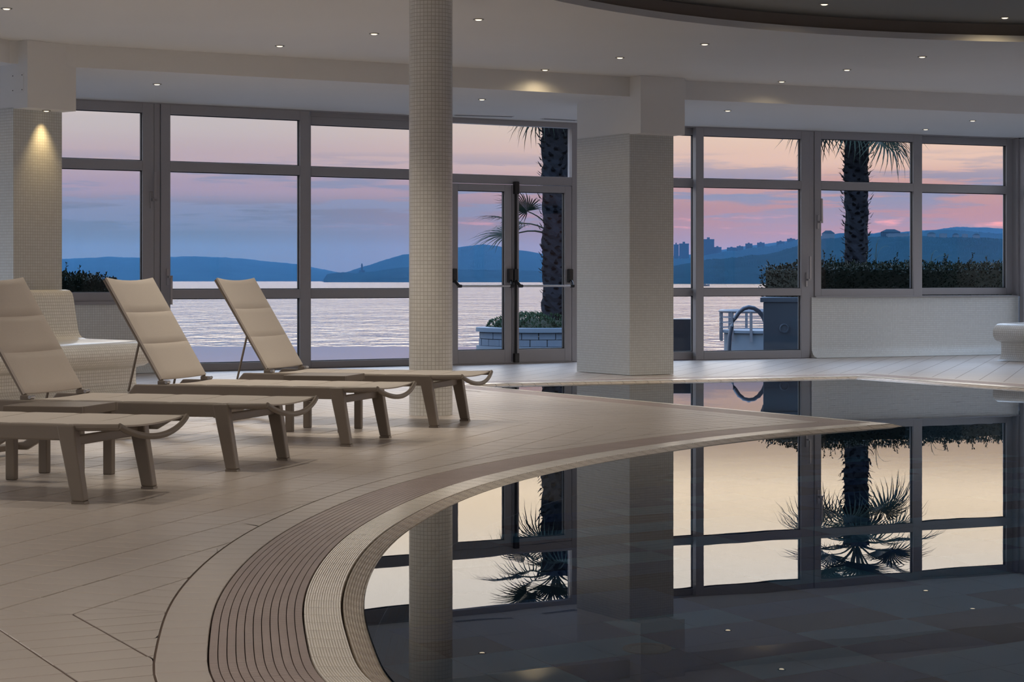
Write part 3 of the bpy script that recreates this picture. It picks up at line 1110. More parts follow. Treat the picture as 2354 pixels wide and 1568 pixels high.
def build_glazing():
    T1, T2 = (2.30, 0.085), (1.985, 0.1)
    w = W1
    zt = ZS - 0.012
    # transom and rail levels taken from the photograph
    def zz(y, x, wl=w, off=0.0): return wl.z(y, wl.u(x, off), off)
    zt1a, zt1b = zz(398, 540), zz(376, 540)
    zr1a, zr1b = zz(686, 540), zz(665, 540)
    tA = ((zt1a + zt1b) / 2, zt1b - zt1a); tB = ((zr1a + zr1b) / 2, zr1b - zr1a)
    # leftmost window over the low wall
    o = panel(w, 0.08, w.u(354), 0.765, zt, 0.0, sr=w.u(354) - w.u(328), tr=0.10, br=0.10, trans=[tA],
              label='leftmost grey window with one transom, over the low mosaic wall beside the pillar')
    handle(o, w.u(347.5), 1.86, 0.0, up=True, side=1)
    # slim post
    p = MB().box(w.u(354) + 0.006, w.u(370) - 0.006, 0.012, 0.10, 0.0, zt).build('trim_1', M['frame'], None, bevel=0.003)
    p.location = (w.a.x, w.a.y, 0); p.rotation_euler = (0, 0, w.rz)
    tag(p, 'slim grey mullion post between the leftmost window and the sliding door', 'mullion', kind='structure')
    # sliding door
    o = panel(w, w.u(370), w.u(712), 0.0, zt, 0.0, sl=w.u(392) - w.u(370), sr=w.u(712) - w.u(690), tr=0.105, br=0.085, trans=[tA, tB],
              label='wide grey sliding door panel behind the middle lounger', kind='door')
    handle(o, w.u(385), 1.03, 0.0, up=False, side=1)
    # fixed panel, set back
    yb = 0.10
    o = panel(w, w.u(704, yb), w.u(1022, yb), 0.0, zt - 0.05, yb, sl=0.06, sr=0.09, tr=0.09, br=0.075, trans=[tA, tB],
              label='fixed glazed panel set back behind the round column')
    # track box over the fixed panel
    p = MB().box(0.0, w.u(1328), 0.004, 0.20, zt, ZS - 0.001).build('trim_2', M['frame'])
    p.location = (w.a.x, w.a.y, 0); p.rotation_euler = (0, 0, w.rz)
    tag(p, 'grey top track above the sliding door', 'track', kind='structure')
    p = MB().box(w.u(704, yb) + 0.05, w.u(1022), 0.10, 0.19, zt - 0.05, zt).build('trim_3', M['frame'])
    p.location = (w.a.x, w.a.y, 0); p.rotation_euler = (0, 0, w.rz)
    tag(p, 'recessed grey header over the fixed panel beside the column', 'track', kind='structure')
    # double emergency door with a top light
    ua, ub = w.u(1022), w.u(1328)
    zdt = zz(424, 1200); zdb = zz(404, 1200)
    root = w.empty('door_frame'); root.name = 'door_4'
    WN[0] += 1
    tag(root, 'double glazed emergency door with black push bar gear left of the square pillar', 'door', kind='structure')
    for (xa, xb) in ((ua, w.u(1034)), (w.u(1315), ub)):
        MB().box(xa, xb, 0.0, 0.10, 0.0, zt).build('jamb', M['frame'], root, bevel=0.004)
    MB().box(w.u(1034), w.u(1315), 0.0, 0.10, zdt, zdb).build('transom', M['frame'], root, bevel=0.004)
    MB().box(w.u(1034), w.u(1315), 0.0, 0.10, zt - 0.055, zt).build('head', M['frame'], root, bevel=0.004)
    MB().box(w.u(1034), w.u(1315), 0.05, 0.058, zdb, zt - 0.055).build('pane', M['glass'], root)
    MB().box(w.u(1034), w.u(1315), 0.0, 0.08, -0.01, 0.012).build('threshold', M['frame'], root)
    um = w.u(1176)
    zb0 = 0.015
    for k, (a, b) in enumerate(((w.u(1036), um - 0.004), (um + 0.004, w.u(1313)))):
        lf = MB().box(a, a + 0.095, -0.01, 0.06, zb0, zdt - 0.008).build('leaf', M['frame'], root, bevel=0.004)
        MB().box(b - 0.095, b, -0.01, 0.06, zb0, zdt - 0.008).build('stile', M['frame'], lf, bevel=0.004)
        MB().box(a + 0.095, b - 0.095, -0.01, 0.06, zdt - 0.09, zdt - 0.008).build('rail', M['frame'], lf, bevel=0.004)
        MB().box(a + 0.095, b - 0.095, -0.01, 0.06, zb0, 0.165).build('rail', M['frame'], lf, bevel=0.004)
        MB().box(a + 0.09, b - 0.09, 0.03, 0.038, 0.16, zdt - 0.085).build('pane', M['glass'], lf)
        gk = MB()
        for (xa, xb, za, zb) in ((a + 0.095, a + 0.103, 0.165, zdt - 0.09), (b - 0.103, b - 0.095, 0.165, zdt - 0.09), (a + 0.095, b - 0.095, 0.165, 0.173), (a + 0.095, b - 0.095, zdt - 0.098, zdt - 0.09)):
            gk.box(xa, xb, 0.015, 0.05, za, zb)
        gk.build('gasket', M['gasket'], lf)
        # push bar with end gear
        zb = 0.925
        g0, g1 = (a + 0.03, b - 0.035)
        bar = MB().tube([(g0, -0.115, zb), (g1, -0.115, zb)], 0.0135, 10).build('push_bar', M['steel'], root, smooth=40)
        for gx, sgn in ((g0, 1), (g1, -1)):
            bx = gx - 0.0 if k == 0 else gx
            MB().box(gx - 0.03, gx + 0.03, -0.06, -0.01, zb + 0.04, zb + 0.205).build('gear_box', M['black'], root, bevel=0.008)
            arm = MB().tube([(gx, -0.05, zb + 0.06), (gx + sgn * 0.005, -0.09, zb + 0.03), (gx + sgn * 0.02, -0.115, zb)], [0.02, 0.018, 0.02], 8)
            arm.tube([(gx + sgn * 0.0, -0.115, zb), (gx + sgn * 0.05, -0.115, zb)], 0.02, 8)
            arm.build('bar_arm', M['black'], root, smooth=40)
    ul = um + 0.045
    MB().tube([(ul, -0.03, 0.05), (ul, -0.03, zdt - 0.01)], 0.016, 8).build('lock_rod', M['black'], root, smooth=40)
    MB().box(ul - 0.032, ul + 0.032, -0.06, -0.005, zdt - 0.12, zdt + 0.03).build('lock_cap', M['black'], root, bevel=0.008)
    MB().box(ul - 0.032, ul + 0.032, -0.06, -0.005, 0.01, 0.12).build('lock_cap', M['black'], root, bevel=0.008)

    # ---- right-hand run
    w = W2
    def zz2(y, x): return w.z(y, w.u(x))
    a1, b1 = zz2(432, 1720), zz2(413, 1720)
    a2, b2 = zz2(680, 1720), zz2(663, 1720)
    tA = ((a1 + b1) / 2, b1 - a1); tB = ((a2 + b2) / 2, b2 - a2)
    panel(w, 0.02, w.u(1600, yb) + 0.03, 0.0, zt, yb, sl=0.08, sr=0.06, tr=0.09, br=0.10, trans=[tA, tB],
          label='narrow strip of fixed glazing right of the square pillar')
    o = panel(w, w.u(1600), w.u(1861), 0.0, zt, 0.0, sl=w.u(1618) - w.u(1600), sr=w.u(1861) - w.u(1842), tr=0.10, br=0.10, trans=[tA, tB],
              label='grey sliding door panel right of the square pillar, showing the curved handrail', kind='door')
    handle(o, w.u(1853.5), 1.0, 0.0, up=True, side=1)
    p = MB().box(w.u(1861) + 0.005, w.u(1873) - 0.005, 0.012, 0.10, 0.0, zt).build('trim_4', M['frame'], None, bevel=0.003)
    p.location = (w.a.x, w.a.y, 0); p.rotation_euler = (0, 0, w.rz)
    tag(p, 'slim grey mullion post right of the right-hand sliding door', 'mullion', kind='structure')
    o = panel(w, w.u(1873), w.u(2120), 0.78, zt, 0.0, sl=w.u(1888) - w.u(1873), sr=w.u(2120) - w.u(2100), tr=0.09, br=0.10, trans=[tA],
              label='window with the palm trunk behind it, over the low mosaic wall')
    handle(o, w.u(1880), 1.74, 0.0, up=True, side=1)
    panel(w, w.u(2104, yb), w.u(2334, yb), 0.80, zt, yb, sl=0.08, sr=w.u(2334) - w.u(2314), tr=0.09, br=0.09, trans=[tA],
          label='rightmost set-back window with hedge and hill behind it')
    p = MB().box(w.u(2338), w.len + 0.02, -0.01, 0.12, 0.78, zt).build('trim_5', M['frame'], None, bevel=0.003)
    p.location = (w.a.x, w.a.y, 0); p.rotation_euler = (0, 0, w.rz)
    tag(p, 'grey corner post at the right edge of the picture', 'mullion', kind='structure')
    p = MB().box(w.u(1873), w.len, -0.03, 0.2, 0.775, 0.79).build('trim_6', M['frame'], None, bevel=0.003)
    p.location = (w.a.x, w.a.y, 0); p.rotation_euler = (0, 0, w.rz)
    tag(p, 'thin grey sill under the right-hand windows', 'sill', kind='structure')
    p = MB().box(0.1, W1.u(354), -0.025, 0.2, 0.735, 0.768).build('trim_7', M['frame'], None, bevel=0.003)
    p.location = (W1.a.x, W1.a.y, 0); p.rotation_euler = (0, 0, W1.rz)
    tag(p, 'thick grey sill under the leftmost window', 'sill', kind='structure')
    p = MB().box(0.0, w.len, 0.004, 0.20, zt, ZS - 0.001).build('trim_8', M['frame'])
    p.location = (w.a.x, w.a.y, 0); p.rotation_euler = (0, 0, w.rz)
    tag(p, 'grey top track above the right-hand windows', 'track', kind='structure')
    # roof edge above the glazing
    for k, wl in enumerate((W0, W1, W2, W3, W4, WB)):
        p = MB().box(-0.3, wl.len + 0.3, -0.002, 0.45, ZS - 0.0005, ZS + 0.35).build('trim_%d' % (10 + k), M['plaster'])
        p.location = (wl.a.x, wl.a.y, 0); p.rotation_euler = (0, 0, wl.rz)
        tag(p, ['roof edge over the left side windows', 'roof edge over the doors left of the square pillar', 'roof edge over the windows right of the square pillar', 'roof edge beyond the right corner post',
                'roof edge on the far right side', 'roof edge behind the viewer'][k], 'lintel', kind='structure')
    # side walls out of the picture carry the same windows; rear ones added for light
    n = 0
    for wl, nm in ((W0, 'left side'), (W3, 'right side'), (W4, 'far right'), (WB, 'rear')):
        k = max(1, int(wl.len / 2.4))
        st = wl.len / k
        for i in range(k):
            panel(wl, i * st + 0.01, (i + 1) * st - 0.01, 0.76 if wl is WB else 0.0, zt, 0.0, trans=[tA],
                  label='%s window %d from the corner, outside the picture' % (nm, i + 1))

# ------------------------------------------------------------------ pillars, column, benches
def build_pillars():
    # square pillar in the middle
    zt = 2.532
    def pillar(name, fc, t, w, dep, cap_out, label):
        """fc = front corner, t = direction of the front face, w its width, dep its depth"""
        rz = math.atan2(t.y, t.x)
        root = empty(name, (fc.x, fc.y, 0), rz)
        tag(root, label, 'pillar', kind='structure')
        # local x along the front face, local y away from the viewer
        MB().box(0, w, 0, dep, 0, zt).build('mosaic_shaft', M['mosaic_fine'], root)
        MB().box(0.004, w - 0.004, 0.004, dep, zt, ZC - 0.001).build('plaster_head', M['plaster'], root)
        MB().box(0.0, w, -cap_out, 0.02, zt - 0.012, ZC - 0.001).build('plaster_cap', M['plaster'], root)
        return root
    right = pillar('pillar', V((1.229, 20.80)), V((0.859, 0.513)).normalized(), 0.56, 1.02, 0.204,
                   'square cream mosaic pillar with white plaster cap, between the doors and the right-hand windows')
    left = pillar('pillar', V((-4.43, 17.69)), V((0.64, 0.77)).normalized(), 0.53, 0.9, 0.204,
                  'square mosaic pillar at the left edge with a spotlight under its white cap')
    # plate on the left side of the cap
    pl = MB().box(-0.004, 0.0, -0.15, 0.02, 2.66, 2.83).build('cover_plate', M['plaster'], left, bevel=0.002)
    pl['label'] = 'white square cover plate with four screws'
    for yy in (-0.132, 0.002):
        for z in (2.68, 2.81):
            MB().box(-0.007, -0.004, yy - 0.004, yy + 0.004, z - 0.004, z + 0.004).build('screw', M['black'], pl)
    # round column
    c = V((-0.602, 14.76)); r = 0.161
    mb = MB()
    mb.lathe([(r, 0), (r, ZC)], 64, uvr=r)
    o = mb.build('column', M['mosaic'], None, smooth=40)
    o.location = (c.x, c.y, 0)
    tag(o, 'round cream mosaic column standing behind the farthest lounger', 'column', kind='structure')


def bench(name, E, u, length, label, m, curve=0.0):
    """tiled bench: far end at E (front toe), running along -u towards the viewer; n = front direction"""
    n = V((u.y, -u.x))
    flip = n.y > 0
    if flip: n = -n
    prof = [(-0.95, 0.0), (-0.95, 0.86), (-0.93, 0.895), (-0.89, 0.91), (-0.845, 0.905), (-0.815, 0.88), (-0.80, 0.84), (-0.775, 0.70), (-0.745, 0.55),
            (-0.73, 0.51), (-0.70, 0.482), (-0.66, 0.470), (-0.58, 0.468), (-0.10, 0.462), (-0.01, 0.455), (0.04, 0.435), (0.075, 0.40), (0.09, 0.355),
            (0.078, 0.305), (0.045, 0.265), (0.0, 0.243), (-0.05, 0.236), (-0.085, 0.225), (-0.09, 0.20), (-0.09, 0.10), (-0.075, 0.055), (-0.045, 0.02), (0.0, 0.0)]
    if m == 'bench_white': prof = [(a, z) for a, z in prof]
    arc = [0]
    for a, b in zip(prof[:-1], prof[1:]): arc.append(arc[-1] + math.hypot(b[0] - a[0], b[1] - a[1]))
    mb = MB()
    ks = 24
    pts, uvs = [], []
    for k in range(ks + 1):
        s = length * k / ks
        base = V(E) - u * s
        pts.append([(base.x + n.x * a, base.y + n.y * a, z) for a, z in prof])
        uvs.append([(s, q) for q in arc])
    mb.grid(pts, uvs, flip=not flip)
    mb.face(pts[0] if not flip else pts[0][::-1]); mb.face(pts[-1][::-1] if not flip else pts[-1])
    o = mb.build(name, M['mosaic'], None, smooth=50)
    bm = bmesh.new(); bm.from_mesh(o.data); bmesh.ops.recalc_face_normals(bm, faces=bm.faces); bm.to_mesh(o.data); bm.free()
    tag(o, label, 'bench', 'built-in mosaic benches')
    return o


# ------------------------------------------------------------------ spotlights
def downlight(loc, label, group, r=0.040, power=SPOT_W, size=98, color=None):
    root = empty('downlight', loc)
    tag(root, label, 'downlight', group)
    MB().lathe([(r * 0.72, -0.001), (r * 0.80, -0.006), (r * 1.02, -0.007), (r * 1.12, -0.003), (r * 1.14, 0.004)][::1], 24).build('trim_ring', M['ring'], root, smooth=50)
    MB().lathe([(0.0, -0.0115), (r * 0.5, -0.0105), (r * 0.76, -0.003)][::1], 20).build('lamp_lens', M['lens'], root, smooth=60)
    ld = bpy.data.lights.new('downlight_beam', 'SPOT')
    ld.energy = power; ld.color = color or WARM
    ld.spot_size = R(size); ld.spot_blend = 1.0; ld.shadow_soft_size = 0.035
    lo = bpy.data.objects.new('downlight_beam', ld)
    COL.objects.link(lo); lo.parent = root; lo.location = (0, 0, -0.022)
    return root


def build_lights():
    g = 'ceiling spotlights'
    main = [((15, 19), 'spotlight at the top left corner of the picture'),
            ((643, 105), 'leftmost of the three ceiling spotlights left of the round column'),
            ((860, 77), 'ceiling spotlight just left of the round column'),
            ((1100, 44), 'ceiling spotlight just right of the round column near the top edge'),
            ((1253, 160), 'spotlight right of the column throwing a warm pool on the ceiling drop'),
            ((1425, 132), 'ceiling spotlight above the square pillar, left one of two'),
            ((1620, 101), 'ceiling spotlight above and right of the square pillar cap'),
            ((1797, 187), 'spotlight close to the right-hand ceiling drop, glowing on it'),
            ((1947, 160), 'ceiling spotlight in the middle of the right-hand diagonal row of three'),
            ((2120, 130), 'ceiling spotlight at the upper end of the right-hand diagonal row')]
    for (x, y), lb in main:
        p = px(x, y, ZC)
        near = (x, y) in ((1253, 160), (1797, 187))
        downlight((p[0], p[1], ZC), lb, g, size=158 if near else 98, power=SPOT_W * 0.10 if near else SPOT_W, color=(1.0, 0.78, 0.46) if near else None)
    low = [((361, 193), 'soffit spotlight above the leftmost sliding door'), ((1108, 228), 'soffit spotlight above the double emergency door'),
           ((1673, 254), 'soffit spotlight above the right-hand sliding door'), ((2128, 297), 'small soffit spotlight close above the right-hand window frame'),
           ((2236, 277), 'soffit spotlight above the rightmost window')]
    for (x, y), lb in low:
        p = px(x, y, ZS); downlight((p[0], p[1], ZS), lb, 'soffit spotlights', power=SPOT_W * 0.25)
    for (x, y), lb in (((1895, 9), 'left spotlight in the dark round ceiling recess'), ((2310, 40), 'right spotlight in the dark round ceiling recess')):
        p = px(x, y, ZU); downlight((p[0], p[1], ZU), lb, 'recess spotlights', size=165, power=SPOT_W * 0.3, color=(1.0, 0.78, 0.46))
    # under the cap of the left pillar
    p = V((-4.43, 17.69)) + V((0.64, 0.77)) * 0.30 + V((0.77, -0.64)) * 0.075
    downlight((p.x, p.y, 2.519), 'small spotlight under the white cap of the left pillar, lighting its mosaic', 'pillar spotlights', r=0.034, power=24.0, size=66, color=(1.0, 0.70, 0.32))
    # unseen rows added for light; the pair nearest the column brightens it
    k = 0
    for p in ((-1.45, 13.7), (-0.1, 13.3), (-3.4, 14.2), (-2.2, 12.4), (-4.2, 11.2), (-1.0, 10.2), (-3.0, 8.6), (-5.0, 7.6), (-1.9, 5.6), (-4.0, 4.0), (-0.9, 3.0), (1.5, 1.5), (4.0, 2.5)):
        k += 1
        downlight((p[0], p[1], ZC), 'unseen ceiling spotlight added over the deck outside the picture', 'added spotlights outside the picture')
    for p in ((2.0, 9.0), (4.5, 13.5), (5.0, 8.0)):
        k += 1
        downlight((p[0], p[1], ZU), 'unseen recess spotlight added over the pool outside the picture', 'added recess spotlights outside the picture')


# ------------------------------------------------------------------ loungers and side tables
LOUNGER_RZ = math.atan2(-0.285, 0.958)


def make_lounger():
    root = empty('sun_lounger')
    W = 0.335                                   # half distance of the leg centre lines
    for s in (-1, 1):
        y0, y1 = s * W - 0.024, s * W + 0.024
        # side rail with a slanted rear end
        MB().prism([(0.045, 0.352), (-1.33, 0.352), (-1.385, 0.290), (-1.36, 0.280), (-0.02, 0.282), (0.03, 0.30)], y0, y1, 'y').build('side_rail', M['alu'], root, bevel=0.008)
        # front leg, leaning forward
        lg = MB().prism([(-0.040, 0.350), (0.047, 0.350), (0.058, 0.26), (0.098, 0.012), (0.036, 0.012)], y0 - 0.002, y1 + 0.002, 'y').build('front_leg', M['alu'], root, bevel=0.007)
        MB().prism([(0.098, 0.012), (0.1, 0.0), (0.034, 0.0), (0.034, 0.012)], y0 + 0.002, y1 - 0.002, 'y').build('foot_cap', M['alu'], lg)
        # slim rail from leg to foot end
        MB().tube([(0.03, s * (W - 0.005), 0.338), (0.26, s * (W - 0.005), 0.344)], 0.014, 8, flat=1.1).build('foot_rail', M['alu'], root, smooth=40)
        # rear leg slanting back to the ground bar
        rl = MB().prism([(-1.02, 0.290), (-1.14, 0.290), (-1.50, 0.075), (-1.60, 0.060), (-1.60, 0.028), (-1.48, 0.028)], s * 0.255 - 0.017, s * 0.255 + 0.017, 'y').build('rear_leg', M['alu'], root, bevel=0.006)
        MB().lathe([(0.016, 0), (0.018, 0.012), (0.013, 0.030)], 12, (-1.55, s * 0.20, 0.0)).build('foot_pad', M['black'], rl, smooth=40)
        # back rest frame tube
        a = (-1.166, s * 0.303, 0.362); b = (-1.562, s * 0.303, 0.998)
        MB().tube([a, b], 0.0135, 8).build('back_tube', M['alu'], root, smooth=40)
        # prop strut
        m_ = (-1.32, s * 0.308, 0.62)
        MB().tube([m_, (-1.395, s * 0.312, 0.305)], 0.008, 8).build('prop_strut', M['alu'], root, smooth=40)
        MB().box(-1.19, -1.125, s * 0.305 - 0.02, s * 0.305 + 0.02, 0.350, 0.375).build('hinge', M['alu'], root, bevel=0.004)
        MB().tube([(-1.13, s * 0.305 - 0.022, 0.366), (-1.13, s * 0.305 + 0.022, 0.366)], 0.010, 10).build('hinge_pin', M['steel'], root, smooth=40)
    MB().box(-0.012, 0.022, -W + 0.02, W - 0.02, 0.255, 0.298).build('cross_bar', M['alu'], root, bevel=0.005)
    MB().box(-1.06, -1.02, -W + 0.02, W - 0.02, 0.290, 0.320).build('cross_bar', M['alu'], root, bevel=0.005)
    MB().box(-1.60, -1.53, -0.275, 0.275, 0.028, 0.062).build('ground_bar', M['alu'], root, bevel=0.008)
    # sagging foot bar
    pts = []
    for k in range(17):
        y = -0.338 + 0.676 * k / 16
        q = 1 - (y / 0.338) ** 2
        pts.append((0.262 + 0.022 * q, y, 0.350 - 0.066 * q ** 0.9))
    MB().tube(pts, 0.012, 10, flat=1.25).build('foot_bar', M['alu'], root, smooth=40)
    # seat: five padded sling panels; the last one follows the foot bar
    xs = [-1.135, -0.86, -0.575, -0.29, 0.0, 0.252]
    for i in range(5):
        a, b = xs[i] + 0.003, xs[i + 1] - 0.003
        nx, ny = 8, 10
        top, bot = [], []
        for ix in range(nx + 1):
            rt, rb = [], []
            for iy in range(ny + 1):
                fx, fy = ix / nx, iy / ny
                x = a + (b - a) * fx
                y = -0.322 + 0.644 * fy
                edge = min(fx, 1 - fx) * 2
                ey = min(fy, 1 - fy) * 2
                puff = 0.005 * (1 - (1 - min(1, edge * 3.0)) ** 2) * (0.4 + 0.6 * min(1, ey * 3))
                sag = 0.007 * (1 - (2 * fy - 1) ** 2)
                if i == 4: sag += 0.006 * (fx ** 2) * (1 - (2 * fy - 1) ** 2)
                z = 0.354 + puff - sag
                rt.append((x, y, z)); rb.append((x, y, 0.346 - sag))
            top.append(rt); bot.append(rb)
        mb = MB(); mb.grid(top); mb.grid(bot, flip=True)
        for ix in range(nx):
            mb.face([bot[ix][0], bot[ix + 1][0], top[ix + 1][0], top[ix][0]])
            mb.face([top[ix][-1], top[ix + 1][-1], bot[ix + 1][-1], bot[ix][-1]])
        for iy in range(ny):
            mb.face([top[0][iy], top[0][iy + 1], bot[0][iy + 1], bot[0][iy]])
            mb.face([bot[-1][iy], bot[-1][iy + 1], top[-1][iy + 1], top[-1][iy]])
        mb.build('seat_panel', M['fabric'], root, smooth=50)
    # back: three pads between two pinched seams, sagging slightly between the tubes
    A = Vector((-1.165, 0, 0.385)); B = Vector((-1.548, 0, 1.012))
    t = (B - A).normalized(); L_ = (B - A).length
    nrm = Vector((t.z, 0, -t.x))               # faces the foot end
    cuts = [0.0, 0.345, 0.655, 1.0]
    for i in range(3):
        nx, ny = 10, 12
        top, bot = [], []
        for ix in range(nx + 1):
            rt, rb = [], []
            for iy in range(ny + 1):
                fx, fy = ix / nx, iy / ny
                q = cuts[i] + (cuts[i + 1] - cuts[i]) * fx
                edge = min(fx, 1 - fx) * 2; ey = min(fy, 1 - fy) * 2
                puff = 0.014 * (1 - (1 - min(1, edge * 4.5)) ** 2) * (1 - (1 - min(1, ey * 4)) ** 2)
                sag = 0.010 * (1 - (2 * fy - 1) ** 2)
                lift = 0.0
                if i == 2: lift = -0.016 * (1 - (2 * fy - 1) ** 2) * fx ** 3
                y = -0.316 + 0.632 * fy
                p = A + t * (q * L_ + lift)
                pt = p + nrm * (0.004 + puff - sag); pb = p + nrm * (-0.010 - sag * 0.8)
                rt.append((pt.x, y, pt.z)); rb.append((pb.x, y, pb.z))
            top.append(rt); bot.append(rb)
        mb = MB(); mb.grid(top, flip=True); mb.grid(bot)
        for ix in range(nx):
            mb.face([top[ix][0], top[ix + 1][0], bot[ix + 1][0], bot[ix][0]])
            mb.face([bot[ix][-1], bot[ix + 1][-1], top[ix + 1][-1], top[ix][-1]])
        for iy in range(ny):
            mb.face([bot[0][iy], bot[0][iy + 1], top[0][iy + 1], top[0][iy]])
            mb.face([top[-1][iy], top[-1][iy + 1], bot[-1][iy + 1], bot[-1][iy]])
        o = mb.build('back_pad', M['fabric'], root, smooth=50)
        bm = bmesh.new(); bm.from_mesh(o.data); bmesh.ops.recalc_face_normals(bm, faces=bm.faces); bm.to_mesh(o.data); bm.free()
    return root


def build_loungers():
    near = [(-1.990, 8.90), (-1.520, 10.40), (-1.055, 11.96), (-0.588, 13.48)]
    labels = ['nearest lounger at the left edge of which only the foot end shows',
              'taupe sun lounger cut by the left edge, back raised, behind the near side table',
              'taupe sun lounger in the middle of the row with its whole back rest in view',
              'farthest taupe sun lounger, in front of the round mosaic column']
    v = V((0.285, 0.958)).normalized()
    proto = make_lounger()
    for i, (p, lb) in enumerate(zip(near, labels)):
        o = proto if i == 0 else copy_tree(proto)
        c = V(p) + v * 0.335
        o.location = (c.x, c.y, 0); o.rotation_euler = (0, 0, LOUNGER_RZ)
        tag(o, lb, 'sun lounger', 'sun loungers in a row on the pool deck')
    # side tables
    t = empty('side_table')
    H = 0.372
    for sx in (-1, 1):
        for sy in (-1, 1):
            MB().box(sx * 0.180 - 0.024, sx * 0.180 + 0.024, sy * 0.180 - 0.024, sy * 0.180 + 0.024, 0, H - 0.045).build('leg', M['alu'], t, bevel=0.005)
    fr = MB()
    MB().box(-0.214, 0.214, -0.214, -0.190, H - 0.045, H).build('apron', M['alu'], t, bevel=0.004)
    MB().box(-0.214, 0.214, 0.190, 0.214, H - 0.045, H).build('apron', M['alu'], t, bevel=0.004)
    MB().box(-0.214, -0.190, -0.189, 0.189, H - 0.045, H).build('apron', M['alu'], t, bevel=0.004)
    MB().box(0.190, 0.214, -0.189, 0.189, H - 0.045, H).build('apron', M['alu'], t, bevel=0.004)
    for k in range(5):
        y = -0.186 + 0.0748 * k
        MB().box(-0.189, 0.189, y, y + 0.070, H - 0.018, H - 0.001).build('slat', M['alu'], t, bevel=0.003)
    t2 = copy_tree(t)
    for o, c, lb in ((t, (-2.285, 10.09), 'low taupe side table with slatted top between the two nearest loungers'),
                     (t2, (-1.247, 13.235), 'low taupe side table with slatted top between the two farthest loungers')):
        o.location = (c[0], c[1], 0); o.rotation_euler = (0, 0, R(-13))
        tag(o, lb, 'side table', 'side tables between the loungers')


# ------------------------------------------------------------------ outdoors
def leaf_blob(rng, n, fn, size, mb, flat=0.5):
    """n small leaves; fn(rng) gives a point and an outward direction"""
    for _ in range(n):
        p, d = fn(rng)
        p = Vector(p)
        d = (Vector(d) + Vector((rng.uniform(-1, 1), rng.uniform(-1, 1), rng.uniform(-0.6, 1))) * 0.9).normalized()
        a = d.cross(Vector((rng.uniform(-1, 1), rng.uniform(-1, 1), rng.uniform(-1, 1)))).normalized()
        s = size * rng.uniform(0.6, 1.25)
        tip = p + d * s
        mid = p + d * s * 0.45
        mb.face([p, mid + a * s * 0.26, tip, mid - a * s * 0.26])


def hedge(name, a, b, wd, z0, z1, label, n=4500, mat='leaf', sprigs=26, size=0.045, seed=1, parts=True, group=None):
    """clipped hedge between plan points a and b"""
    rng = random.Random(seed)
    t = unit(a, b); L_ = (V(b) - V(a)).length; nr = V((-t.y, t.x))
    root = empty(name, (a[0], a[1], 0), math.atan2(t.y, t.x))
    tag(root, label, 'hedge' if 'hedge' in name else 'shrub', group)
    mb = MB()
    h = z1 - z0

    def top(x, y):
        return z0 + h * (0.86 + 0.10 * math.sin(x * 7.1 + seed) * math.sin(x * 3.3 + y * 9) + 0.06 * math.sin(x * 17 + y * 23))

    def fn(r):
        x = r.uniform(0, L_)
        f = r.random()
        if f < 0.5:
            y = r.uniform(-wd / 2, wd / 2)
            e = 1 - (abs(y) / (wd / 2)) ** 4 * 0.15
            ex = 1 - max(0, 1 - min(x, L_ - x) / 0.12) ** 2 * 0.35
            return (x, y, z0 + (top(x, y) - z0) * e * ex - r.random() * 0.05), (0, 0, 1)
        s = -1 if f < 0.8 else 1
        z = r.uniform(z0, z0 + h * 0.84)
        if f > 0.93:
            xe = 0 if r.random() < 0.5 else L_
            return (xe + r.uniform(-0.03, 0.03), r.uniform(-wd / 2, wd / 2), z), (-1 if xe == 0 else 1, 0, 0.2)
        return (x, s * (wd / 2 - r.random() * 0.05), z), (0, s, 0.25)
    leaf_blob(rng, n, fn, size, mb)
    core = MB().box(0.04, L_ - 0.04, -wd / 2 + 0.06, wd / 2 - 0.06, z0, z0 + h * 0.74)
    core.build('stems', M['core'], root)
    o = mb.build('foliage', M[mat], root); o['kind'] = 'stuff'
    sp = MB()
    for _ in range(sprigs):
        x = rng.uniform(0, L_); y = rng.uniform(-wd / 2, wd / 2)
        b0 = Vector((x, y, z0 + h * 0.8)); ln = rng.uniform(0.05, 0.10) if rng.random() < 0.7 else rng.uniform(0.12, 0.24)
        d = Vector((rng.uniform(-0.35, 0.35), rng.uniform(-0.3, 0.3), 1)).normalized()
        sp.tube([b0, b0 + d * ln], [0.004, 0.002], 4)
        for k in range(9):
            q = b0 + d * ln * (0.2 + 0.8 * k / 8)
            leaf_blob(rng, 2, lambda r: (q, (r.uniform(-1, 1), r.uniform(-1, 1), 0.7)), size * 0.8, sp)
    o = sp.build('sprigs', M[mat], root); o['kind'] = 'stuff'
    return root


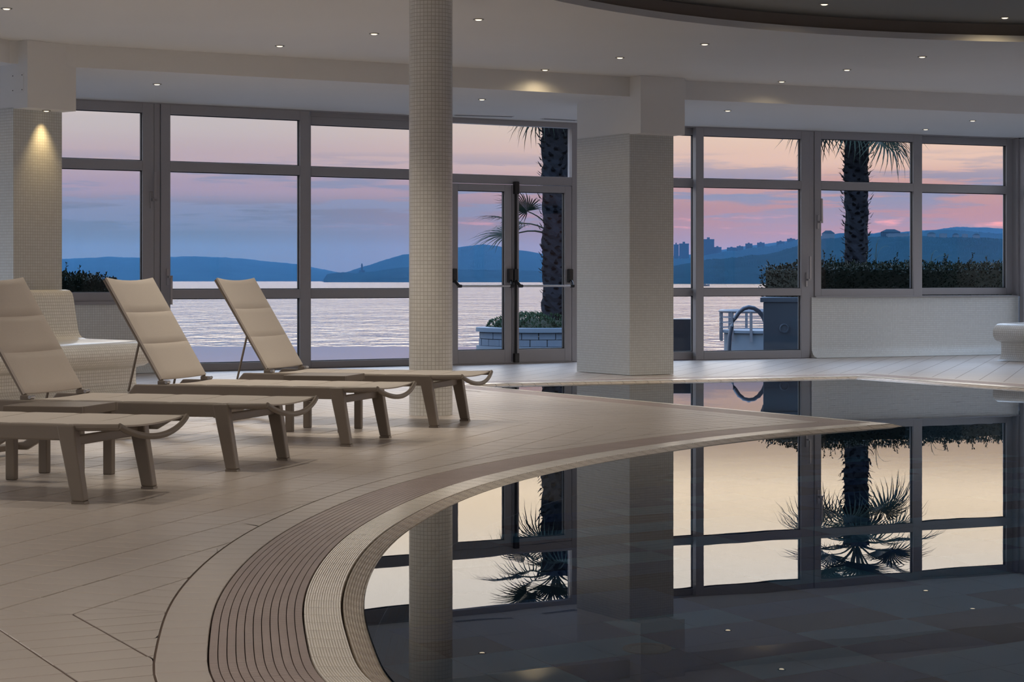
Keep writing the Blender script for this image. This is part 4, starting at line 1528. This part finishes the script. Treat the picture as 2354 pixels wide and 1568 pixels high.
def frond_mesh(name, rng, nb=30, rad=0.62, pet=0.55, droop=0.5, spread=115):
    """fan palm leaf: local x runs outwards from the crown, z up"""
    mb = MB()
    # petiole
    path = []
    for k in range(6):
        f = k / 5
        path.append((pet * f, 0, 0.05 * math.sin(f * PI) - 0.02 * f))
    mb.tube(path, [0.016, 0.013, 0.011, 0.010, 0.009, 0.008], 5)
    o = Vector(path[-1])
    for i in range(nb):
        f = i / (nb - 1) * 2 - 1
        ang = R(spread) * f
        ln = rad * (1 - 0.32 * abs(f) ** 1.6) * rng.uniform(0.88, 1.08)
        d = Vector((math.cos(ang), math.sin(ang), 0.10 + 0.16 * abs(f)))
        side = Vector((-math.sin(ang), math.cos(ang), 0))
        prev = None
        segs = 6
        wmax = 2 * R(spread) / (nb - 1) * 0.5
        for s in range(segs + 1):
            q = s / segs
            r_ = ln * q
            drop = droop * ln * max(0, q - 0.35) ** 2 * rng.uniform(1.0, 1.5)
            p = o + d * r_ - Vector((0, 0, drop))
            if q < 0.5: w = wmax * r_ * 0.98
            else: w = wmax * ln * 0.5 * (1 - (q - 0.5) / 0.5) ** 0.8 * 0.62
            crease = Vector((0, 0, 0.35 * w))
            cur = (p + side * w, p - crease, p - side * w)
            if prev:
                mb.face([prev[0], prev[1], cur[1], cur[0]]); mb.face([prev[1], prev[2], cur[2], cur[1]])
            prev = cur
    return mb.mesh(name, M['palm'])


def palm(loc, top, r0, r1, label, rng, crown_scale=1.0, n=26, extra=(), lean=0.0, stub=1.0):
    root = empty('palm_tree', loc)
    tag(root, label, 'palm tree', 'palms on the terrace')
    h = top - loc[2]
    # trunk with uneven outline
    mb = MB()
    rings = []
    nr, ns = 60, 18
    for i in range(nr + 1):
        f = i / nr
        z = h * f
        base = r0 + (r1 - r0) * f + 0.03 * math.exp(-f * 14) + 0.035 * max(0, f - 0.55)
        ring = []
        for k in range(ns):
            a = 2 * PI * k / ns
            rr = base * (1 + 0.06 * math.sin(3 * a + z * 9) + 0.08 * rng.uniform(-1, 1))
            ring.append((rr * math.cos(a) + lean * f, rr * math.sin(a), z))
        ring.append(ring[0])
        rings.append(ring)
    mb.grid(rings, flip=True)
    mb.build('trunk', M['bark'], root)
    st = MB()
    nst = int(h * 90 / stub)
    for i in range(nst):
        f = (i + rng.random()) / nst
        z = h * f
        base = r0 + (r1 - r0) * f + 0.035 * max(0, f - 0.55)
        a = i * 2.399 + rng.uniform(-0.3, 0.3)
        d = Vector((math.cos(a), math.sin(a), 0))
        s = Vector((-math.sin(a), math.cos(a), 0))
        ln = stub * rng.uniform(0.06, 0.13) * (0.7 + 0.6 * f)
        w = stub * rng.uniform(0.028, 0.05)
        p = d * base * 0.92 + Vector((lean * f, 0, z))
        m_ = p + d * ln * 0.55 + Vector((0, 0, ln * 0.10)); e = p + d * ln + Vector((0, 0, ln * rng.uniform(0.2, 0.9)))
        st.face([p - s * w, p + s * w, m_ + s * w * 0.8, m_ - s * w * 0.8]); st.face([m_ - s * w * 0.8, m_ + s * w * 0.8, e + s * w * 0.2, e - s * w * 0.2])
        st.face([p - s * w - Vector((0, 0, 0.03)), m_ - Vector((0, 0, 0.015)), p + s * w - Vector((0, 0, 0.03))])
    o = st.build('leaf_stubs', M['bark'], root); o['kind'] = 'stuff'
    meshes = [frond_mesh('frond', rng, 30, 0.60, 0.50, dr) for dr in (0.25, 0.55, 0.9)]
    for i in range(n):
        a = i * 2.399963
        f = i / n
        el = R(78) * (1 - f) ** 1.0 + R(-42) * f       # inner leaves upright, outer ones hang
        me = meshes[min(2, int(f * 3))]
        o = link_mesh('frond', me, root)
        s = crown_scale * rng.uniform(0.9, 1.12)
        o.scale = (s, s, s)
        o.location = (lean + 0.05 * math.cos(a), 0.05 * math.sin(a), h + (0.10 - 0.25 * f) * crown_scale)
        o.rotation_euler = (rng.uniform(-0.4, 0.4), -el, a)
    for (dz, a, el, s) in extra:
        o = link_mesh('frond', meshes[1], root)
        o.scale = (s, s, s)
        o.location = (0.12 * math.cos(a), 0.12 * math.sin(a), dz)
        o.rotation_euler = (rng.uniform(-0.5, 0.5), -el, a)
    return root


def build_outdoors():
    # terrace slab outside
    mb = MB()
    a, b, c = W0.pt(W0.len * 0.5, 0.14), W1.pt(0, 0.14), W1.pt(W1.len, 0.14)
    d, e = W2.pt(0, 0.14), W2.pt(W2.len, 0.14)
    zt = -0.50
    poly = [(-40, 44.6), (-40, 10), (a.x, a.y), (b.x, b.y), (c.x, c.y), (d.x, d.y), (e.x, e.y), (25, 27.4), (25, 49), (6.5, 49), (6.5, 36), (2.6, 36), (2.6, 44.6)]
    poly_mesh(mb, poly, [], zt)
    n = len(poly)
    for i in range(n):
        p, q = poly[i], poly[(i + 1) % n]
        mb.face([(p[0], p[1], zt), (p[0], p[1], -2.6), (q[0], q[1], -2.6), (q[0], q[1], zt)])
    mb.box(-9, 16, 0, 0.14, -0.6, 0.0, Matrix.Translation((W1.a.x, W1.a.y, 0)) @ Matrix.Rotation(W1.rz, 4, 'Z'))
    o = mb.build('terrace', M['terrace'])
    tag(o, 'wet lilac-grey terrace edge just outside the windows above the sea', 'terrace', kind='structure')
    # sea
    mb = MB()
    mb.face([(-16000, 20, -2.6), (16000, 20, -2.6), (16000, 16000, -2.6), (-16000, 16000, -2.6)])
    o = mb.build('sea', M['sea'])
    tag(o, 'calm pink-lit sea reaching to the blue hills', 'sea', kind='stuff')
    # planter with the palm by the emergency door
    c = V((0.56, 43.1)); KS = 1.5; ZB = -0.50
    pl = empty('stone_planter', (c.x, c.y, ZB)); pl.scale = (KS, KS, KS)
    tag(pl, 'low round stone block planter carrying the palm behind the emergency door', 'planter')
    r = 0.86
    MB().lathe([(r + 0.03, -0.03), (r + 0.03, 0.055), (r - 0.2, 0.055)], 48).build('plinth', M['coping'], pl, smooth=30)
    nb = 22
    for row in range(2):
        z0 = 0.057 + row * 0.1
        for k in range(nb):
            a0 = 2 * PI * (k + 0.5 * row) / nb + 0.006; a1 = 2 * PI * (k + 1 + 0.5 * row) / nb - 0.006
            blk = MB()
            rr = r - 0.012 + random.uniform(-0.006, 0.006)
            cs = [(a0 + (a1 - a0) * q / 3) for q in range(4)]
            pts = [V((rr * math.cos(a), rr * math.sin(a))) for a in cs] + [V(((rr - 0.12) * math.cos(a), (rr - 0.12) * math.sin(a))) for a in cs[::-1]]
            blk.prism([(p.x, p.y) for p in pts], z0, z0 + 0.094)
            blk.build('stone_block', M['stone'], pl, bevel=0.006)
    MB().lathe([(r - 0.10, 0.256), (r + 0.035, 0.256), (r + 0.035, 0.315), (r - 0.14, 0.322), (r - 0.14, 0.256)], 48).build('coping_ring', M['coping'], pl, smooth=30)
    MB().lathe([(r - 0.13, 0.20), (0.0, 0.24)], 32).build('soil', M['core'], pl)
    rng = random.Random(11)
    # low shrub in the planter
    sh = empty('shrub', (c.x, c.y, ZB)); sh.scale = (KS, KS, KS)
    tag(sh, 'low clipped green shrub around the palm foot in the round planter', 'shrub')
    mb = MB()
    def fn(r_):
        a_ = r_.uniform(0, 2 * PI); el = math.asin(r_.uniform(0.0, 1))
        x, y, z = math.cos(a_) * math.cos(el), math.sin(a_) * math.cos(el), math.sin(el)
        w = 1 + 0.08 * math.sin(a_ * 7) + 0.05 * math.sin(a_ * 13)
        return (x * 0.66 * w, y * 0.66 * w, 0.26 + z ** 0.7 * 0.23 * w), (x, y, z + 0.4)
    leaf_blob(rng, 3800, fn, 0.042, mb)
    o = mb.build('foliage', M['leaf2'], sh); o['kind'] = 'stuff'
    MB().lathe([(0.6, 0.25), (0.56, 0.36), (0.35, 0.42), (0.0, 0.44)], 24).build('stems', M['core'], sh, smooth=60)
    # palms
    palm((0.95, 43.1, -0.12), 5.3, 0.285, 0.30, 'palm rising from the round stone planter behind the emergency door', random.Random(5), 1.55, 30,
         extra=[(2.15, R(176), R(16), 1.55), (2.2, R(200), R(38), 1.35), (2.1, R(160), R(2), 1.75)], stub=1.45)
    palm((7.92, 45.8, -0.5), 5.05, 0.25, 0.27, 'palm rising behind the hedge in the right-hand windows', random.Random(8), 1.75, 32, stub=1.4)
    # long planter with the hedge behind the right-hand windows
    A = V((3.325, 26.35))
    pr = empty('planter_box', (A.x, A.y, 0))
    tag(pr, 'tall grey rendered planter with coping and a round lamp, under the hedge', 'planter')
    pol = [V((0, 0)), V((1.05, 0.0)), V((8.2, 3.2)), V((7.7, 4.5)), V((0.23, 1.5))]
    cc = V((3.5, 1.8))
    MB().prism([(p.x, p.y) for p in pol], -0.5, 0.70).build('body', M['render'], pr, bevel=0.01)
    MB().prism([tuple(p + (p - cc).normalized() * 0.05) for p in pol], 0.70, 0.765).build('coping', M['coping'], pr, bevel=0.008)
    lp = MB()
    lp.lathe([(0.066, 0.0), (0.066, 0.02), (0.05, 0.028), (0.044, 0.014), (0.0, 0.018)], 24)
    o = lp.build('round_lamp', M['coping'], pr, smooth=40); o.location = (0.275, 0.0, 0.355); o.rotation_euler = (R(90), 0, 0)
    h0 = V((3.62, 26.98)); h1 = h0 + W2.t * 7.4
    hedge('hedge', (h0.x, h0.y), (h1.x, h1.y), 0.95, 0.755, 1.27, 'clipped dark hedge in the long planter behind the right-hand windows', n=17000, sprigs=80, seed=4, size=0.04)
    # grass blades poking out of the hedge
    for (xp, ln, cv, lb) in ((2013, 0.42, 0.22, 'tuft of long grass blades rising from the hedge right of the palm trunk'), (2140, 0.26, 0.30, 'bent grass blades over the hedge behind the rightmost window')):
        g = MB()
        for (sx, hh) in ((cv * 0.35, ln), (cv, ln * 0.75), (-cv * 0.2, ln * 0.5), (cv * 0.15, ln * 0.85)):
            path = [(sx * f ** 2, 0.02 * f, hh * math.sin(f * 1.9)) for f in [k / 8 for k in range(9)]]
            g.tube(path, [0.008, 0.008, 0.007, 0.006, 0.006, 0.005, 0.004, 0.003, 0.001], 4, flat=0.4)
        q = W2.pt(W2.u(xp, 1.3), 1.3)
        o = g.build('grass_tuft', M['leaf2']); o.location = (q.x, q.y, 1.15)
        tag(o, lb, 'grass', 'grass over the hedge')
    # bush outside the leftmost window, in its own planter
    q = W1.pt(W1.u(150), 1.0); q2 = W1.pt(W1.u(318), 1.0)
    pb = MB().box(-0.2, 2.2, -0.4, 0.4, -0.03, 0.72).build('planter_box', M['render'], None, bevel=0.01)
    pb.location = (q.x - 0.9, q.y - 0.55, 0); pb.rotation_euler = (0, 0, W1.rz)
    tag(pb, 'grey planter outside the leftmost window', 'planter')
    hedge('hedge', (q.x - 0.8, q.y - 0.48), (q2.x - 0.02, q2.y), 0.62, 0.70, 1.10, 'dark leafy bush seen through the leftmost window above the bench', n=7000, sprigs=30, seed=9, size=0.036)
    # dark box seen through the narrow strip
    q = px(1535, 803, -0.03)
    b = MB().box(0, 0.42, 0, 0.4, -0.5, 0.475).build('dark_box', M['dark'], None, bevel=0.01)
    b.location = (2.05, 26.6, 0); tag(b, 'dark wet box outside the narrow strip of glazing', 'box')
    # curved handrail
    c = px(1722, 760, 0.2)
    hr = MB()
    x0, y0 = 2.99, 27.55
    path = [(x0 + 0.015, y0, -2.6), (x0 + 0.015, y0, -0.2)]
    for k in range(13):
        a = PI - PI * k / 12 * 0.98
        path.append((x0 + 0.295 + 0.28 * math.cos(a), y0 + 0.02 * k / 12, 0.06 + 0.56 * max(0, math.sin(a)) ** 0.9))
    path.append((x0 + 0.60, y0 + 0.05, -2.6))
    hr.tube(path, 0.030, 12)
    o = hr.build('handrail', M['rail'], None, smooth=50)
    tag(o, 'thick arched grey handrail left of the tall planter', 'handrail')
    # round jetty platform with railing
    D = 62.0
    cx = (1772 - CX) / F * D
    jr = 1.55
    jt = MB()
    jt.lathe([(jr - 0.10, -2.7), (jr - 0.10, -0.66), (jr, -0.64), (jr, -0.56), (0.0, -0.54)], 48)
    o = jt.build('jetty_platform', M['coping'], None, smooth=30); o.location = (cx, D, 0)
    tag(o, 'round concrete lookout platform over the sea behind the handrail', 'platform')
    rl = empty('railing', (cx, D, 0))
    tag(rl, 'round grey railing with thin wires around the lookout platform', 'railing')
    RR = jr + 0.03
    MB().tube([(RR * math.cos(a), RR * math.sin(a), 0.02) for a in [2 * PI * k / 48 for k in range(49)]], 0.045, 8, cap=False).build('top_rail', M['rail'], rl, smooth=50)
    for z in (-0.17, -0.33, -0.48):
        MB().tube([(RR * math.cos(a), RR * math.sin(a), z) for a in [2 * PI * k / 48 for k in range(49)]], 0.014, 6, cap=False).build('wire', M['rail'], rl, smooth=50)
    for k in range(14):
        a = 2 * PI * (k + 0.35) / 14
        MB().box(RR * math.cos(a) - 0.04, RR * math.cos(a) + 0.04, RR * math.sin(a) - 0.03, RR * math.sin(a) + 0.03, -0.9, 0.02).build('post', M['rail'], rl)
    # pole with camera
    pc = empty('camera_pole', (5.86, 28.6, 0))
    tag(pc, 'blue-grey pole with a small security camera outside the right-hand window', 'pole')
    MB().tube([(0, 0, -2.4), (0, 0, 3.6)], 0.026, 10).build('pole', M['pole'], pc, smooth=40)
    MB().box(-0.13, -0.03, -0.05, 0.03, 1.42, 1.485).build('camera_housing', M['coping'], pc, bevel=0.008)
    MB().tube([(-0.05, 0, 1.44), (0, 0, 1.39)], 0.015, 8).build('bracket', M['pole'], pc)


# ------------------------------------------------------------------ hills, town, boat
def ridge(name, D, pts, label, depth, rough, seed, base=-2.6, step=2.0, kind=None):
    """hill whose skyline passes the photograph's points, as a solid ridge at distance D"""
    rng = random.Random(seed)
    P = [((x - CX) / F * D, 1.0 + (HOR - y) / F * D) for x, y in pts]
    out = []
    for (xa, za), (xb, zb) in zip(P[:-1], P[1:]):
        n = max(1, int((xb - xa) / F * F / D * F / step)) if False else max(1, int(abs(xb - xa) / (step * D / F)))
        for k in range(n):
            f = k / n
            out.append((xa + (xb - xa) * f, za + (zb - za) * f))
    out.append(P[-1])
    sc = D / F
    sky = []
    w1, w2 = 0.0, 0.0
    for i, (x, z) in enumerate(out):
        w1 = 0.85 * w1 + rng.uniform(-1, 1) * 0.5
        w2 = rng.uniform(-1, 1)
        sky.append((x, max(base + 0.2, z + sc * rough * (w1 + 0.6 * w2)), z))
    rows = []
    prof = [(0.0, 0.0), (0.10, 0.30), (0.26, 0.56), (0.48, 0.82), (0.70, 0.96), (0.82, 1.0), (1.0, 0.75)]
    for f, h in prof:
        row = []
        ph = rng.uniform(0, 6.28)
        for i, (x, zn, zs) in enumerate(sky):
            z = zn if h > 0.98 else zs
            jit = (0.030 * math.sin(x * 9.0 / D * F / 400 + ph) + 0.02 * math.sin(x * 23.0 / D * F / 400 + 2 * ph)) if 0 < h < 1 else 0
            hh = max(0.0, min(1.0, h + jit)) if h not in (0.0, 1.0) else h
            row.append((x * (D + (f - 0.82) * depth) / D, D + (f - 0.82) * depth, base + (z - base) * hh))
        rows.append(row)
    mb = MB()
    mb.grid(rows, flip=True)
    o = mb.build(name, M['hill'], None)
    tag(o, label, 'hill', 'hills across the bay')
    return o


def building(D, x0, x1, y0, y1, label, mat='house_d', roof=None, depth=None):
    sc = D / F
    X0, X1 = (x0 - CX) * sc, (x1 - CX) * sc
    Z0, Z1 = 1 + (HOR - y1) * sc, 1 + (HOR - y0) * sc
    dp = depth or (X1 - X0) * 0.7
    root = empty('building', ((X0 + X1) / 2, D, Z0))
    tag(root, label, 'building', 'buildings on the far hill')
    w, h = (X1 - X0) / 2, Z1 - Z0
    if roof:
        hb = h * 0.55
        MB().box(-w * 0.94, w * 0.94, -dp / 2 * 0.94, dp / 2 * 0.94, -6, hb).build('wall', M[mat], root)
        r = MB()
        A = [(-w, -dp / 2, hb), (w, -dp / 2, hb), (w, dp / 2, hb), (-w, dp / 2, hb)]
        B = [(-w * 0.45, 0, h), (w * 0.45, 0, h)]
        r.face([A[0], A[1], B[1], B[0]]); r.face([A[1], A[2], B[1]]); r.face([A[2], A[3], B[0], B[1]]); r.face([A[3], A[0], B[0]]); r.face(A[::-1])
        r.build('roof', M['roof'], root)
    else:
        MB().box(-w, w, -dp / 2, dp / 2, -6, h * 0.93).build('wall', M[mat], root)
        MB().box(-w * 1.03, w * 1.03, -dp / 2 * 1.03, dp / 2 * 1.03, h * 0.93, h).build('parapet', M[mat], root)
        MB().box(-w * 0.3, w * 0.2, -dp * 0.2, dp * 0.2, h, h * 1.1).build('roof_hut', M[mat], root)


def build_far():
    ridge('hill', 5200, [(-250, 602), (60, 600), (150, 595), (250, 591), (330, 593), (440, 589), (520, 592), (600, 600), (680, 607), (740, 619), (800, 630), (900, 641)],
          'long low blue hill across the bay behind the loungers', 1200, 0.5, 1)
    ridge('hill', 4200, [(740, 642), (800, 625), (860, 605), (925, 585), (985, 580), (1030, 575), (1060, 568), (1110, 561), (1150, 567), (1190, 576), (1250, 584), (1330, 592), (1420, 598), (1500, 612)],
          'rounded blue hill with a level top behind the double door', 900, 0.6, 2)
    ridge('hill', 3000, [(744, 642), (752, 630), (790, 626), (812, 630), (830, 626), (860, 624), (895, 618), (935, 614), (1000, 618), (1100, 620), (1220, 622), (1330, 628), (1400, 641)],
          'low dark wooded headland with a lighthouse in front of the rounded hill', 300, 0.9, 3)
    ridge('hill', 4600, [(1450, 620), (1520, 590), (1560, 588), (1640, 577), (1700, 569), (1780, 558), (1850, 550), (1930, 540), (2050, 535), (2150, 528), (2200, 521), (2330, 527), (2450, 520)],
          'far pale blue ridge behind the town on the right', 700, 0.5, 4)
    ridge('hill', 3300, [(1480, 612), (1550, 594), (1600, 592), (1660, 580), (1720, 571), (1780, 565), (1830, 552), (1880, 543), (1930, 538), (2000, 536), (2050, 536), (2120, 531), (2200, 530), (2260, 534), (2320, 538), (2420, 540)],
          'built-up blue hillside on the right above the hedge', 500, 1.4, 5)
    ridge('hill', 1900, [(1440, 640), (1549, 612), (1620, 598), (1700, 590), (1780, 582), (1850, 560), (1900, 548), (1960, 545), (2060, 543), (2160, 545), (2260, 545), (2330, 550), (2420, 548)],
          'nearest dark blue wooded slope on the right, falling to the shore', 250, 1.3, 6)
    # town
    D = 3320
    B = [(1549, 1560, 562, 600, 'left of two tall hazy tower blocks beside the pillar'), (1562, 1583, 560, 600, 'right one of two tall hazy tower blocks beside the pillar'),
         (1617, 1641, 550, 592, 'tall hazy tower block left in the right-hand sliding door'), (1641, 1658, 568, 590, 'low block right of the hazy tower block'),
         (1672, 1692, 569, 585, 'flat block on the slope left of the spiky roof'), (1694, 1708, 566, 582, 'second flat block on the far slope'),
         (1714, 1729, 560, 580, 'block with a spiky roof hut on the far slope'), (1741, 1757, 558, 576, 'block at the middle of the far slope'),
         (1786, 1803, 555, 572, 'wide block below the highest roofs of the far slope'), (1810, 1827, 549, 566, 'highest block on the far slope inside the sliding door'),
         (1828, 1841, 551, 562, 'small block at the right stile of the sliding door')]
    for x0, x1, y0, y1, lb in B: building(D, x0, x1, y0, y1, lb)
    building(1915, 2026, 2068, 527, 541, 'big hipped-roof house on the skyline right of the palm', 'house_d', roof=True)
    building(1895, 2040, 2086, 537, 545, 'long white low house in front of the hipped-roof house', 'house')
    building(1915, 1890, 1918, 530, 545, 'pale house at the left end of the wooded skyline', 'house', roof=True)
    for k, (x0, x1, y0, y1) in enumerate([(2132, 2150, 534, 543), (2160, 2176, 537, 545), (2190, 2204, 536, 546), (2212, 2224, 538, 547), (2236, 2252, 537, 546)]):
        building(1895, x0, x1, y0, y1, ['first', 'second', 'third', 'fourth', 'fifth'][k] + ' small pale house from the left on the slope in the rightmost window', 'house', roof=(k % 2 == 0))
    # lighthouse on the headland
    D = 2990; sc = D / F
    lh = empty('lighthouse', ((832 - CX) * sc, D, 1 + (HOR - 626) * sc))
    tag(lh, 'tiny lighthouse tower on the dark headland', 'lighthouse')
    MB().lathe([(1.7, -6), (1.2, 9.5), (1.9, 9.6), (1.9, 10.2), (1.0, 10.3), (1.0, 12.5), (0, 13.5)], 12).build('tower', M['house_d'], lh)
    MB().box(-4, 4, -3, 3, -6, 3).build('keeper_house', M['house_d'], lh)
    # boat
    D = 1100; sc = D / F
    bt = empty('motor_boat', ((1620 - CX) * sc, D, -2.6))
    tag(bt, 'small dark motor boat on the water at the edge of the sliding door', 'boat')
    hl = MB()
    sec = [(-2.6, 0.7, 0.8), (-1.0, 0.9, 0.8), (0.8, 0.8, 0.9), (2.2, 0.35, 1.15), (2.7, 0.02, 1.3)]
    hl.grid([[(x, -w, h), (x, -w * 0.5, 0.0), (x, w * 0.5, 0.0), (x, w, h), (x, -w, h)] for x, w, h in sec])
    hl.face([(-2.6, -0.7, 0.8), (-2.6, -0.35, 0), (-2.6, 0.35, 0), (-2.6, 0.7, 0.8)])
    hl.build('hull', M['boat'], bt)
    MB().prism([(-1.6, 0.8), (0.6, 0.9), (0.1, 1.7), (-1.5, 1.7)], -0.6, 0.6, 'y').build('cabin', M['house'], bt)
    # evening haze over the bay
    m = bpy.data.materials.new('evening_haze'); m.use_nodes = True
    nt = m.node_tree; nt.nodes.clear()
    vsn = nt.nodes.new('ShaderNodeVolumeScatter')
    vsn.inputs['Color'].default_value = HAZE_COL; vsn.inputs['Density'].default_value = HAZE_DENS
    out = nt.nodes.new('ShaderNodeOutputMaterial')
    nt.links.new(vsn.outputs[0], out.inputs['Volume'])
    o = MB().box(-6000, 6000, 700, 6500, -2.0, 110).build('evening_haze', m)
    tag(o, 'blue evening haze lying over the bay and the hills', 'haze', kind='stuff')


HAZE_COL = (0.045, 0.14, 0.30, 1)
HAZE_DENS = 0.0002

floor = build_floor()
border(floor)
build_pool()
build_shell()
build_pillars()
build_glazing()
bench('tiled_bench', px(331, 903), V((0.47, 0.883)).normalized(), 6.0, 'cream mosaic bench with rounded seat nose behind the loungers at the left pillar', 'mosaic')
bench('tiled_bench', (5.98, 24.55), V((-0.66, 0.75)).normalized(), 2.0, 'white mosaic bench at the right edge beside the low wall', 'mosaic')
build_lights()
build_loungers()
build_outdoors()
build_far()
